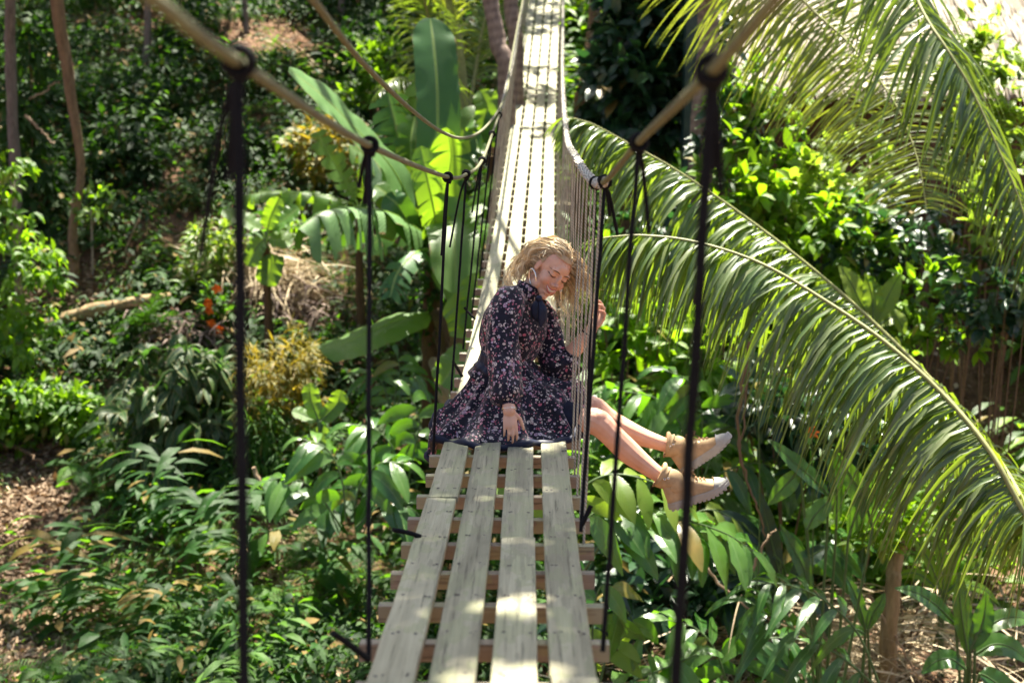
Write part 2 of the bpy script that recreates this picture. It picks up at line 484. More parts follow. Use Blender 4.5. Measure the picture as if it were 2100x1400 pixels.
M['twig'] = bark_mat('dry_twig', (0.16, 0.10, 0.06), (0.42, 0.31, 0.21))
M['thatch'] = leaf_mat('thatch', (0.24, 0.20, 0.15), (0.42, 0.37, 0.29), (0.60, 0.54, 0.44), (0.4, 0.3, 0.2), 0.1, 0.8, 0.2, 1, 0.0, old=0)
M['hutwood'] = bark_mat('hut_wood', (0.05, 0.03, 0.022), (0.15, 0.085, 0.055))
M['darkgreenpaint'] = plain('dark_green_paint', (0.012, 0.035, 0.032), 0.5, 0.4)
def soil():
    k = NT('forest_soil')
    o = k.obj()
    a = k.noise(o, 1.1, 5, 0.6); b = k.noise(o, 22.0, 5, 0.7)
    f = k.math('ADD', k.math('MULTIPLY', a, 0.5), k.math('MULTIPLY', b, 0.5))
    col = k.ramp(f, [(0.32, (0.040, 0.024, 0.014)), (0.5, (0.11, 0.062, 0.036)), (0.68, (0.24, 0.15, 0.10))])
    return k.done(k.bsdf(col, 0.95, 0.1, k.bump(b, 0.9, 0.04)))
M['soil'] = soil()
# ================================================================ ground
def make_ground():
    xs = np.concatenate([-np.geomspace(140, 14, 24), np.linspace(-13.8, 13.8, 185), np.geomspace(14, 140, 24)])
    ys = np.concatenate([-np.geomspace(60, 4.2, 14), np.linspace(-4, 34, 255), np.geomspace(34.4, 220, 36)])
    X, Y = np.meshgrid(xs, ys, indexing='ij')
    mb = MB()
    grid(mb, np.stack([X, Y, terrain(X, Y)], -1)[:, ::-1][::-1] if False else np.stack([X, Y, terrain(X, Y)], -1))
    o = mb.build('ground', M['soil'])
    tag(o, kind='structure')
make_ground()

# ================================================================ suspension bridge
bridge = empty('suspension_bridge', deck(5.0), 0,
               'narrow rope bridge of four weathered planks sagging over a jungle gully', 'bridge')
bridge_inv = Matrix.Translation(bridge.location).inverted()
def bpart(mb, name, mat, parent=None, smooth=True):
    o = mb.build(name, mat, parent or bridge, smooth)
    if parent is None:
        o.matrix_parent_inverse = bridge_inv
    else:
        o.matrix_parent_inverse = Matrix.Identity(4)
    return o
PW, PG = 0.102, 0.0293
rows = [(-1.5 * (PW + PG)), (-0.5 * (PW + PG)), 0.5 * (PW + PG), 1.5 * (PW + PG)]
BEAM_D = [3.105 + 0.312 * i for i in range(-8, 70)]
joints = [[0.6, 2.3, 4.86, 7.3, 9.9, 12.6, 15.2, 17.6, 20.4, 24.9],
          [0.6, 1.6, 6.6, 8.8, 11.2, 13.7, 16.5, 19.2, 21.6, 24.9],
          [0.6, 2.0, 4.35, 7.05, 9.7, 12.1, 14.6, 17.4, 20.0, 24.9],
          [0.6, 3.1, 6.9, 8.1, 10.5, 13.2, 15.9, 18.5, 21.0, 24.9]]
for r in range(4):
    for j in range(len(joints[r]) - 1):
        a, b = joints[r][j], joints[r][j + 1] - 0.004
        n = max(6, int((b - a) / 0.12))
        ds = np.linspace(a, b, n)
        mb = MB(); tt = random.random()
        jx = random.uniform(-0.003, 0.003); jz = random.uniform(-0.001, 0.003); tw = random.uniform(-0.002, 0.002)
        Pm = []
        for d in ds:
            jag = rng.normal(0, 0.0006, 2)
            w = PW / 2
            ring = [(-w + jag[0], -0.024), (-w + jag[0], -0.003), (-w + 0.003 + jag[0], 0.0), (w - 0.003 + jag[1], 0.0), (w + jag[1], -0.003), (w + jag[1], -0.024)]
            Pm.append([deck(d, rows[r] + jx + x, z + jz + tw * np.sign(x)) for x, z in ring])
        Pm = np.array(Pm)
        uv = np.zeros(Pm.shape[:2] + (2,))
        uv[..., 0] = np.array([-0.075, -0.054, -0.05, 0.05, 0.054, 0.075])[None]
        uv[..., 1] = ds[:, None]
        grid(mb, Pm[:, ::1], tt, uv, wrap=True)
        for e, rev in ((0, 1), (-1, 0)):
            ringv = Pm[e]
            f = [[0, 1, 4, 5], [1, 2, 3, 4]]
            if rev: f = [q[::-1] for q in f]
            mb.add(ringv, f, tt, uv[e])
        # nail heads: two where the plank crosses each beam
        for d in BEAM_D:
            if a + 0.03 < d < b - 0.03 and d < 14:
                for sx in (-0.03, 0.03):
                    for q in range(1 if random.random() < .35 else 2):
                        x = rows[r] + jx + sx + random.uniform(-.006, .006) + q * 0.011
                        c = deck(d + random.uniform(-.012, .012), x, jz + 0.0012)
                        an = np.linspace(0, 2 * np.pi, 7)[:-1]
                        rad = random.uniform(0.0034, 0.0055)
                        ringn = np.array([c + np.array([math.cos(t) * rad, math.sin(t) * rad * 1.2, 0.15 * 0]) for t in an] + [c + np.array([0, 0, 0.0008])])
                        mb.add(ringn, [[k, (k + 1) % 6, 6, 6] for k in range(6)], 0.5, None, 1)
        bpart(mb, 'plank', [M['plank'], M['nail']], None, smooth=False)
for d in BEAM_D:
    mb = MB()
    c = deck(d, random.uniform(-.008, .008), -0.024 - 0.022)
    a = deck(d, 1) - deck(d); fw = nrm(deck(d + .05) - deck(d - .05)); upv = np.cross(a, fw)
    hw = 0.292 + random.uniform(-.012, .012)
    sk = random.uniform(-.02, .02)
    a2 = nrm(a + fw * sk)
    box(mb, c, fw * 0.021, a2 * hw, upv * 0.0215, random.random())
    bpart(mb, 'crossbeam', M['beam'], None, smooth=False)

# --- hand rails
def rail_side(d, sgn):
    f = sstep(6, 16, d)
    return float(np.interp(d, [6, 9.6, 12, 16], [-.27, -.155, -.15, -.17])) if sgn < 0 else float(np.interp(d, [5, 5.6, 7, 9, 12, 16], [.315, .315, .305, .305, .315, .33]))
def rail_pt(d, sgn):
    return deck(d, rail_side(d, sgn), 1.09 + 0.02 * math.sin(d * 2.7 + sgn))
LH = [(480, 122, 1.9), (755, 297, 3.3), (919, 363, 5.7), (957, 357, 6.9), (988, 330, 8.0)]       # knots on the rail by the gap side
LR = [Q(60, -170, 1.05), Q(300, -14, 1.42)] + [Q(*p) for p in LH] + [rail_pt(d, -1) for d in (9.6, 11, 12.5, 14, 16, 18, 20, 22, 24.5)]
RH = [(1456, 150, 2.0), (1309, 292, 3.05), (1236, 374, 4.35)]
RR = [Q(1640, -60, 1.3)] + [Q(*p) for p in RH] + [rail_pt(d, 1) for d in (5.6, 7, 8.5, 10, 12, 14, 16, 18, 20, 22, 24.5)]
rails = {}
for nm, pts, sgn in (('handrail', LR, -1), ('handrail', RR, 1)):
    sp = spline(pts, 260); rails[sgn] = sp
    mb = MB(); tube(mb, sp, 0.0084, 10)
    bpart(mb, nm, M['rail'])
# second, slack cable beside the rail
mb = MB()
sp2 = spline([Q(520, -150, 2.1), Q(642, 0, 2.8), Q(745, 130, 3.9), Q(840, 222, 5.3), Q(905, 270, 6.6), Q(950, 283, 7.6), Q(990, 266, 8.7), Q(1022, 226, 10.0), Q(1040, 185, 11.3)] + [rail_pt(d, -1) + np.array([0.0, 0, 0.05]) for d in (13, 15, 18, 21, 24.5)], 200)
tube(mb, sp2, 0.0084, 10)
bpart(mb, 'handrail', M['rail'])
def rail_at(sgn, d):
    sp = rails[sgn]
    dep = sp[:, 1] * CP - (sp[:, 2] - ZC) * SP
    k = int(np.argmin(abs(dep - d)))
    return sp[k]
def knot(mb, c, r=0.016):
    c = np.asarray(c)
    for i in range(3):
        a = np.linspace(0, 2 * np.pi, 14)
        ph = random.uniform(0, 6)
        ax = nrm(np.array([0.25 * random.uniform(-1, 1), 1, 0.3 * random.uniform(-1, 1)]))
        n1 = nrm(np.cross(ax, [0, 0, 1])); n2 = np.cross(ax, n1)
        P = c + (i - 1) * 0.011 * ax + r * (np.cos(a)[:, None] * n1 + np.sin(a)[:, None] * n2)
        tube(mb, P, 0.0065, 7, cap=False)
    tube(mb, [c + np.array([-.012, 0, -.012]), c + np.array([.012, -.006, -.02])], 0.009, 7)
def hanger(top, bot, tails, r=0.0057):
    mb = MB()
    top = np.asarray(top); bot = np.asarray(bot)
    n = 16; t = np.linspace(0, 1, n)[:, None]
    P = top * (1 - t) + bot * t
    P[1:-1] += rng.normal(0, 0.0007, (n - 2, 3))
    tube(mb, P, r, 8)
    for tl in tails:
        Pt = spline([top + np.array([0, 0, -.01]), top + np.array(tl) * np.array([.4, .4, .3]), top + np.array(tl)], 8)
        tube(mb, Pt, min(r, .0057) * 0.95, 7)
    o = bpart(mb, 'hanger_rope', M['black'])
    for q, r_ in ((top, .016 if r < .007 else .018),):
        kb = MB(); knot(kb, q, r_); kb.build('knot', M['black'], o)
    return o
# by the left rail
dL = [1.9, 3.3, 5.7, 6.9, 8.0, 9.0, 10.0]
tails = [[(-.068, .02, -.27), (-.02, 0, -.16)], [(-.015, .01, -.14), (-.03, .02, -.10)], [(-.03, .02, -.32)], [(-.085, .03, -.36)], [(-.06, .02, -.30), (-.02, 0, -.14)], [(-.04, 0, -.2)], []]
botpx = [(500, 1480, 1.9), (756, 1352, 3.05), (917, None, 5.7), (948, None, 6.9), (966, None, 8.0), None, None]
for d, tl, bp in zip(dL, tails, botpx):
    top = rail_at(-1, d)
    bot = deck(d, -0.287, -0.05) if (bp is None or bp[1] is None) else Q(bp[0], bp[1], bp[2])
    hanger(top, bot, tl, .0085 if d < 2.5 else .0057)
dRr = [2.0, 3.05, 4.35, 4.75]
tails = [[(.008, .03, -.14), (.02, .02, -.17), (.012, .0, -.11)], [(.03, .03, -.20)], [(.045, .05, -.17), (.02, .03, -.11)], []]
botpx = [(1384, 1430, 2.1), (1236, 1335, 3.1), (1191, 1090, 4.25), None]
for i, (d, tl, bp) in enumerate(zip(dRr, tails, botpx)):
    top = rail_at(1, d)
    if i == 2: top = Q(1240, 372, 4.35)
    hanger(top, Q(*bp) if bp else deck(d, 0.285, -0.05), tl, .0085 if d < 2.5 else .0057)
# --- stub ends tied to the beams
for p in ([(862, 1100, 4.35), (838, 1092, 4.33), (806, 1086, 4.3)], [(756, 1352, 3.0), (718, 1322, 2.95), (682, 1297, 2.9)], [(948, 772, 7.0), (938, 755, 6.98), (929, 741, 6.95)], [(1192, 1078, 4.2), (1202, 1058, 4.2), (1212, 1036, 4.2)], [(975, 655, 8.1), (962, 642, 8.1), (952, 630, 8.1)]):
    mb = MB(); tube(mb, spline([Q(*q) for q in p], 8), 0.0075, 8)
    bpart(mb, 'rope_end', M['black'])
# --- side nets: one cord for each beam
def cord(d, sgn, top=None):
    mb = MB()
    t = rail_at(sgn, d) if top is None else top
    b = deck(d, sgn * 0.268, -0.045)
    n = 12; s = np.linspace(0, 1, n)[:, None]
    P = t * (1 - s) + b * s + rng.normal(0, 0.0022, (n, 3)) * np.sin(np.pi * s)
    tube(mb, P, 0.0037 if d < 7 else 0.0027, 6)
    bpart(mb, 'net_cord', M['net'])
k = 0
for d in BEAM_D:
    if 4.3 < d < 24.4 and k < 96:
        # the cords nearest the viewer run together where the net ends at the rail
        dt = d if d > 6.0 else 4.4 + (d - 4.3) * (6.0 - 4.4) / 1.7
        cord(d, 1, rail_at(1, dt)); k += 1
k = 0
for d in BEAM_D:
    if 10.2 < d < 24.4:
        cord(d, -1)
# --- white rope wound round the net rail
mb = MB()
for sgn, d0 in ((1, 4.3), (-1, 10.5)):
    sp = rails[sgn]; dep = sp[:, 1] * CP - (sp[:, 2] - ZC) * SP
    sp = sp[dep > d0]
    L = np.concatenate([[0], np.cumsum(np.linalg.norm(np.diff(sp, axis=0), axis=1))])
    n = int(L[-1] / 0.0065)
    s = np.linspace(0, L[-1], n)
    C = np.stack([np.interp(s, L, sp[:, i]) for i in range(3)], -1)
    T, N, B = frames(C)
    ph = s / 0.055 * 2 * np.pi + 1.5 * np.sin(s * 3)
    rr = 0.010 + 0.003 * np.sin(s * 25)
    P = C + (np.cos(ph) * rr)[:, None] * N + (np.sin(ph) * rr)[:, None] * B
    w = MB(); tube(w, P, 0.0075, 6)
    bpart(w, 'rail_wrapping', M['wrap'])
# ================================================================ the seated woman
def cv(x, y, z):            # camera-space direction (right, up, towards viewer) -> world
    return np.array([x, y * SP - z * CP, y * CP + z * SP])
def mat_skin():
    k = NT('skin')
    t = k.tint()
    nz = k.noise(k.obj(), 14.0, 3); n2 = k.noise(k.obj(), 160.0, 2)
    base = k.ramp(nz, [(0.3, (0.56, 0.305, 0.195)), (0.7, (0.68, 0.395, 0.265))])
    col = k.mix(t, base, (0.50, 0.13, 0.11))
    return k.done(k.bsdf(col, 0.45, 0.45, k.bump(n2, 0.08, 0.001), Subsurface_Weight=0.12, Subsurface_Scale=0.01))
M['skin'] = mat_skin()
def mat_floral():
    k = NT('floral_chiffon')
    o = k.obj()
    wob = k.n('ShaderNodeTexNoise'); wob.inputs['Scale'].default_value = 70; wob.inputs['Detail'].default_value = 2; k.l(o, wob.inputs['Vector'])
    va = k.n('ShaderNodeVectorMath', operation='MULTIPLY_ADD'); k.l(wob.outputs['Color'], va.inputs[0]); va.inputs[1].default_value = (.012,) * 3; k.l(o, va.inputs[2])
    col = None
    base = k.ramp(k.noise(o, 25, 3), [(0.3, (0.004, 0.004, 0.009)), (0.7, (0.009, 0.009, 0.022))])
    col = base
    for sc_, rad, off in ((110, 0.38, 3.0), (70, 0.39, 0.0), (47, 0.33, 7.0)):
        mp = k.n('ShaderNodeMapping'); mp.inputs['Location'].default_value = (off, off * .7, off * 1.3); k.l(va.outputs[0], mp.inputs[0])
        vo = k.n('ShaderNodeTexVoronoi'); vo.inputs['Scale'].default_value = sc_; vo.inputs['Randomness'].default_value = 0.9; k.l(mp.outputs[0], vo.inputs['Vector'])
        rnd = k._sep(vo.outputs['Color'])
        pr = k.math('MULTIPLY', k.math('ADD', rnd[1], 0.35), rad)
        mask = k.math('LESS_THAN', vo.outputs['Distance'], pr)
        mask = k.math('MULTIPLY', mask, k.math('GREATER_THAN', rnd[2], 0.40 if sc_ < 90 else 0.58))
        inner = k.math('DIVIDE', vo.outputs['Distance'], pr)
        fc = k.ramp(rnd[0], [(0.0, (0.46, 0.40, 0.37)), (0.36, (0.54, 0.47, 0.42)), (0.38, (0.40, 0.20, 0.24)), (0.55, (0.50, 0.25, 0.30)), (0.57, (0.35, 0.07, 0.11)), (0.75, (0.45, 0.12, 0.16)), (0.77, (0.50, 0.42, 0.46)), (1.0, (0.36, 0.24, 0.33))])
        fc = k.mix(k.math('MULTIPLY', k.math('LESS_THAN', inner, 0.35), 0.6), fc, (0.30, 0.07, 0.09))
        fc = k.mix(k.math('MULTIPLY', k.math('LESS_THAN', k.noise(o, 170, 2), 0.46), 0.65), fc, (0.03, 0.025, 0.04))
        col = k.mix(mask, col, fc)
    w = k.noise(o, 420.0, 1)
    return k.done(k.bsdf(col, 0.75, 0.2, k.bump(w, 0.12, 0.001), Sheen_Weight=0.15))
M['floral'] = mat_floral()
M['navy'] = plain('navy_satin', (0.006, 0.009, 0.026), 0.55, 0.3, 0.3, 40, Sheen_Weight=0.04)
M['navymatt'] = plain('navy_lining', (0.008, 0.010, 0.022), 0.8, 0.15, 0.3, 40)
M['hair'] = None
def mat_hair():
    k = NT('blonde_hair')
    t = k.tint()
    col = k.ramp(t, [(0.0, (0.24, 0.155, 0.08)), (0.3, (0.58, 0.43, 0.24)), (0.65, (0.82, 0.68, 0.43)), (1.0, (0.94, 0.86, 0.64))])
    p = k.bsdf(col, 0.38, 0.5)
    tr = k.n('ShaderNodeBsdfTranslucent'); k.l(col, tr.inputs[0])
    m = k.n('ShaderNodeMixShader'); m.inputs[0].default_value = 0.35
    k.l(p, m.inputs[1]); k.l(tr.outputs[0], m.inputs[2])
    return k.done(m.outputs[0])
M['hair'] = mat_hair()
M['canvas'] = plain('tan_canvas', (0.40, 0.285, 0.155), 0.85, 0.2, 0.14, 45)
M['canvasdark'] = plain('tan_canvas_lining', (0.26, 0.16, 0.08), 0.85, 0.2, 0.14, 45)
M['rubber'] = plain('pale_rubber', (0.31, 0.30, 0.255), 0.6, 0.4, 0.08, 30)
M['lace'] = plain('bootlace', (0.24, 0.15, 0.075), 0.8, 0.2)
M['metal'] = plain('silver', (0.70, 0.66, 0.58), 0.22, 0.6, 0.05, 20, Metallic=1.0)
M['brow'] = plain('brow_hair', (0.10, 0.055, 0.028), 0.7, 0.2)
M['lash'] = plain('lash', (0.020, 0.013, 0.010), 0.6, 0.3)
M['teeth'] = plain('teeth', (0.62, 0.57, 0.49), 0.5, 0.3, 0.04)
M['lip'] = plain('lip', (0.48, 0.145, 0.125), 0.35, 0.5, 0.1)

HO = Q(1130, 556, 5.98); HS = 0.95
HL = nrm(cv(.75, -.36, -.56)); HU = nrm(cv(.613, .695, .374)); HF = nrm(cv(.254, -.624, .742))
_t = R(7); HF, HU = HF * math.cos(_t) + HU * math.sin(_t), HU * math.cos(_t) - HF * math.sin(_t)     # chin lifted a little
HB = np.stack([HL, HF, HU])                        # rows: local x (her left), y (forward), z (up)
def hl(x, y, z):
    return HO + HS * (x * HL + y * HF + z * HU)
def to_h(p):
    return ((np.asarray(p) - HO) @ HB.T) / HS

person = empty('person', deck(6.0) + np.array([-0.02, 0, 0]), 0,
               'laughing blonde woman in a dark floral dress and tan boots sitting sideways on the bridge', 'person')
person_inv = Matrix.Translation(person.location).inverted()
def ppart(mb, name, mat, parent=None, smooth=True):
    o = mb.build(name, mat, parent or person, smooth)
    if parent is None: o.matrix_parent_inverse = person_inv
    return o

body = MB()
def limb(mb, nodes, n=26, seg=14):
    """nodes: (u, v, d, r)"""
    A = np.array([np.append(Q(u, v, d), r) for u, v, d, r in nodes])
    S = spline(A, n)
    tube(mb, S[:, :3], S[:, 3], seg)
    for e in (0, -1):
        ellipsoid(mb, S[e, :3], (S[e, 3],) * 3)
NEAR = [(1005, 856, 6.0, .060), (1100, 862, 5.96, .052), (1178, 862, 5.91, .050), (1222, 864, 5.89, .0575), (1250, 888, 5.89, .0500), (1288, 925, 5.9, .0505), (1326, 955, 5.9, .0385), (1358, 979, 5.9, .0315), (1388, 1004, 5.9, .034)]
FAR = [(1020, 850, 6.20, .060), (1110, 846, 6.16, .052), (1182, 838, 6.14, .052), (1216, 838, 6.13, .056), (1245, 858, 6.13, .048), (1282, 882, 6.13, .0495), (1325, 899, 6.13, .038), (1362, 911, 6.13, .0315), (1396, 924, 6.13, .034)]
limb(body, NEAR); limb(body, FAR)
ellipsoid(body, Q(1229, 857, 5.87), (.036, .036, .034)); ellipsoid(body, Q(1222, 831, 6.11), (.034, .034, .032))     # knee caps
# arms
limb(body, [(1046, 618, 5.88, .052), (1040, 680, 5.84, .046), (1036, 738, 5.80, .038), (1041, 795, 5.73, .036), (1043, 825, 5.68, .0275), (1044, 843, 5.65, .0255)], 20)
limb(body, [(1108, 640, 6.14, .050), (1130, 705, 6.12, .043), (1143, 755, 6.10, .038), (1172, 724, 6.07, .0365), (1198, 694, 6.05, .029), (1213, 676, 6.04, .0255)], 22)
# torso inside the dress
for u, v, d, r in ((1005, 850, 6.10, (.10, .13, .09)), (1018, 780, 6.07, (.065, .09, .12)), (1036, 705, 6.05, (.07, .09, .10)), (1062, 645, 6.03, (.055, .10, .08))):
    ellipsoid(body, Q(u, v, d), r)
# neck
nk = spline([np.append(Q(1066, 628, 6.02), .060), np.append(Q(1084, 603, 6.01), .050), np.append(hl(0, -.030, -.055), .051), np.append(hl(0, -.02, .0), .05)], 10)
tube(body, nk[:, :3], nk[:, 3], 14)
def hel(x, y, z, rx, ry, rz, mb=None, tilt=0):
    ellipsoid(mb or body, hl(x, y, z), np.array([rx, ry, rz]) * HS, HB.T if not tilt else (HB.T @ np.array(Matrix.Rotation(tilt, 3, 'X'))), 14, 20)
hel(0, -.012, .036, .073, .092, .086)            # skull
hel(0, .030, -.022, .058, .058, .078)            # face
hel(0, .046, -.075, .036, .034, .032)            # jaw
hel(0, .066, -.098, .020, .018, .017)            # chin
for s in (-1, 1):
    hel(s * .034, .055, -.026, .028, .027, .027) # cheek, raised by the smile
    hel(s * .044, .020, -.070, .022, .034, .030) # jaw side
    hel(s * .032, .071, .012, .016, .0135, .012) # closed lid
    hel(s * .030, .073, .033, .024, .014, .010)  # brow
    hel(s * .074, -.004, -.004, .008, .018, .030)# ear
    hel(s * .012, .094, -.026, .008, .010, .007) # nostril wing
hel(0, .070, .040, .034, .018, .030)             # forehead
hel(0, .088, .002, .0085, .012, .026, tilt=R(-14))  # nose bridge
hel(0, .103, -.019, .0105, .012, .0095)          # nose tip
hel(0, .076, -.052, .026, .016, .014)            # mouth mound
hel(0, .072, -.076, .022, .015, .008)
def hand(mb, wrist, fwd, palm, thumb_side, curls, spread=0.12, s=0.92):
    fwd = nrm(fwd); palm = nrm(palm - fwd * np.dot(palm, fwd)); side = np.cross(fwd, palm)
    if np.dot(side, thumb_side) < 0: side = -side
    B = np.stack([side, fwd, palm], 1)
    ellipsoid(mb, wrist + fwd * .048 * s, np.array([.037, .050, .0165]) * s, B)
    ellipsoid(mb, wrist + fwd * .030 * s + side * .022 * s + palm * .006 * s, np.array([.017, .032, .016]) * s, B)
    ellipsoid(mb, wrist + fwd * .005 * s, np.array([.027, .030, .0195]) * s, B)
    lens = [(.040, .025, .020), (.045, .028, .021), (.042, .026, .020), (.033, .020, .018)]
    for i in range(4):
        off = (0.029 - 0.0195 * i)
        p = wrist + fwd * (.082 - .006 * abs(i - 1.2)) * s + side * off * s
        dirn = nrm(fwd + side * spread * (1.2 - i))
        ang = 0; P = [p - dirn * .02 * s, p]; rr = [.0082, .0082]
        for j in range(3):
            ang += curls[i][j]
            dd = dirn * math.cos(ang) + palm * math.sin(ang)
            p = p + dd * lens[i][j] * s; P.append(p); rr.append([.0077, .0070, .0055][j])
        rr = np.array(rr) * s * (0.88 if i == 3 else 1)
        tube(mb, np.array(P), rr, 9); ellipsoid(mb, P[-1], (rr[-1],) * 3, None, 6, 8)
        for q, r_ in zip(P[1:-1], rr[1:-1]): ellipsoid(mb, q, (r_ * 1.02,) * 3, None, 6, 8)
    p0 = wrist + fwd * .018 * s + side * .028 * s
    d1 = nrm(fwd * .75 + side * .75 + palm * .25); d2 = nrm(fwd * .95 + side * .3 + palm * .3)
    P = np.array([p0, p0 + d1 * .036 * s, p0 + d1 * .036 * s + d2 * .030 * s, p0 + d1 * .036 * s + d2 * .054 * s])
    tube(mb, P, np.array([.0125, .0110, .0096, .0070]) * s, 9)
    ellipsoid(mb, P[-1], (.0070 * s,) * 3, None, 6, 8)
# near hand presses on the skirt, fingers gathered into it
hand(body, Q(1044, 842, 5.655), cv(.08, -.85, .25), cv(-.15, -.25, -1), cv(1, .1, .3), [(.18, .50, .45), (.20, .52, .45), (.26, .56, .5), (.30, .6, .5)], .02, .80)
# far hand raised beyond the net, fingers closing
hand(body, Q(1214, 675, 6.04), cv(.55, .8, .12), cv(-.60, .45, .55), cv(-.5, .3, -.8), [(.45, .7, .5), (.5, .8, .5), (.55, .8, .5), (.6, .8, .5)], .16)

def remesh(mb, name, mat, voxel, smooth_it, parent):
    me = mb.mesh(name + '_src', mat)
    o = bpy.data.objects.new(name + '_src', me); COL.objects.link(o)
    r = o.modifiers.new('r', 'REMESH'); r.mode = 'VOXEL'; r.voxel_size = voxel; r.use_smooth_shade = True
    s = o.modifiers.new('s', 'SMOOTH'); s.factor = 0.5; s.iterations = smooth_it
    bpy.context.view_layer.update()
    dg = bpy.context.evaluated_depsgraph_get()
    nm = bpy.data.meshes.new_from_object(o.evaluated_get(dg), depsgraph=dg)
    nm.name = name
    bpy.data.objects.remove(o); bpy.data.meshes.remove(me)
    nm.materials.clear(); nm.materials.append(mat)
    nm.polygons.foreach_set('use_smooth', np.ones(len(nm.polygons), bool))
    n = bpy.data.objects.new(name, nm); COL.objects.link(n)
    n.parent = parent
    return n
body_o = remesh(body, 'body', M['skin'], 0.0031, 4, person)
body_o.matrix_parent_inverse = person_inv
bm_ = body_o.data
co = np.zeros(len(bm_.vertices) * 3, np.float32); bm_.vertices.foreach_get('co', co); co = co.reshape(-1, 3).astype(float)
h = to_h(co)
fl = 0.22 * np.exp(-(((np.abs(h[:, 0]) - .036) / .020) ** 2 + ((h[:, 2] + .022) / .020) ** 2)) * (h[:, 1] > .03)
fl += 0.18 * np.exp(-((h[:, 0] / .012) ** 2 + ((h[:, 2] + .02) / .012) ** 2)) * (h[:, 1] > .08)
at = bm_.attributes.get('tint') or bm_.attributes.new('tint', 'FLOAT', 'POINT')
at.data.foreach_set('value', fl.astype(np.float32))
bvh = BVHTree.FromPolygons([tuple(c) for c in co], [tuple(p.vertices) for p in bm_.polygons])
def face_pt(x, z, off=0.0):
    """point on the face at local x, z"""
    o = Vector(hl(x, .25, z)); d = Vector(-HF)
    hit = bvh.ray_cast(o, d)
    if hit[0] is None: return hl(x, .08, z)
    return np.array(hit[0]) + HF * off
# lashes, brows, mouth
for s in (-1, 1):
    mb = MB()
    xs = np.linspace(.016, .049, 9)
    P = [face_pt(s * x, .0085 - .0055 * math.sin((x - .016) / .033 * math.pi) + .001, .0007) for x in xs]
    tube(mb, P, np.array([.0007, .0012, .0016, .0019, .0021, .0021, .0019, .0015, .0008]), 6)
    for x in np.linspace(.020, .050, 10):
        b = face_pt(s * x, .0085 - .0055 * math.sin((x - .016) / .033 * math.pi), .0008)
        tube(mb, [b, b + HS * (HF * .006 - HU * .0035 + HL * s * .002 * (x - .03) / .02)], [.0006, .0002], 4)
    ppart(mb, 'eyelashes', M['lash'])
    mb = MB()
    xs = np.linspace(.012, .054, 10)
    P = np.array([face_pt(s * x, .0295 + .0055 * math.sin((x - .008) / .050 * math.pi) - .004 * (x > .05), .0004) for x in xs])
    tube(mb, P, np.array([.0014, .0021, .0025, .0026, .0025, .0023, .0021, .0017, .0013, .0006]), 6, squash=.6)
    ppart(mb, 'eyebrow', M['brow'])
MW = .0295
def mouth_z(x, k):       # upper (k=1) / lower (k=-1) edge of the open smile
    q = (x / MW)
    return -.0505 + .010 * q * q + (k * .0018 if k > 0 else -.0118 * (1 - q * q))
mb = MB(); xs = np.linspace(-MW, MW, 17)
Pm = []
for x in xs:
    Pm.append([face_pt(x, mouth_z(x, 1) * (1 - f) + mouth_z(x, -1) * f, .0008) for f in np.linspace(0, 1, 4)])
grid(mb, np.array(Pm), .5)
ppart(mb, 'teeth', M['teeth'])
mb = MB()
up = np.array([face_pt(x, mouth_z(x, 1) + .0015, .0010) for x in xs]); lo = np.array([face_pt(x, mouth_z(x, -1) - .0020, .0012) for x in xs])
tube(mb, up, .0008 + .0020 * np.cos(xs / MW * 1.5) ** .8, 8); tube(mb, lo, .0008 + .0036 * np.cos(xs / MW * 1.5) ** .8, 8)
ppart(mb, 'lips', M['lip'])

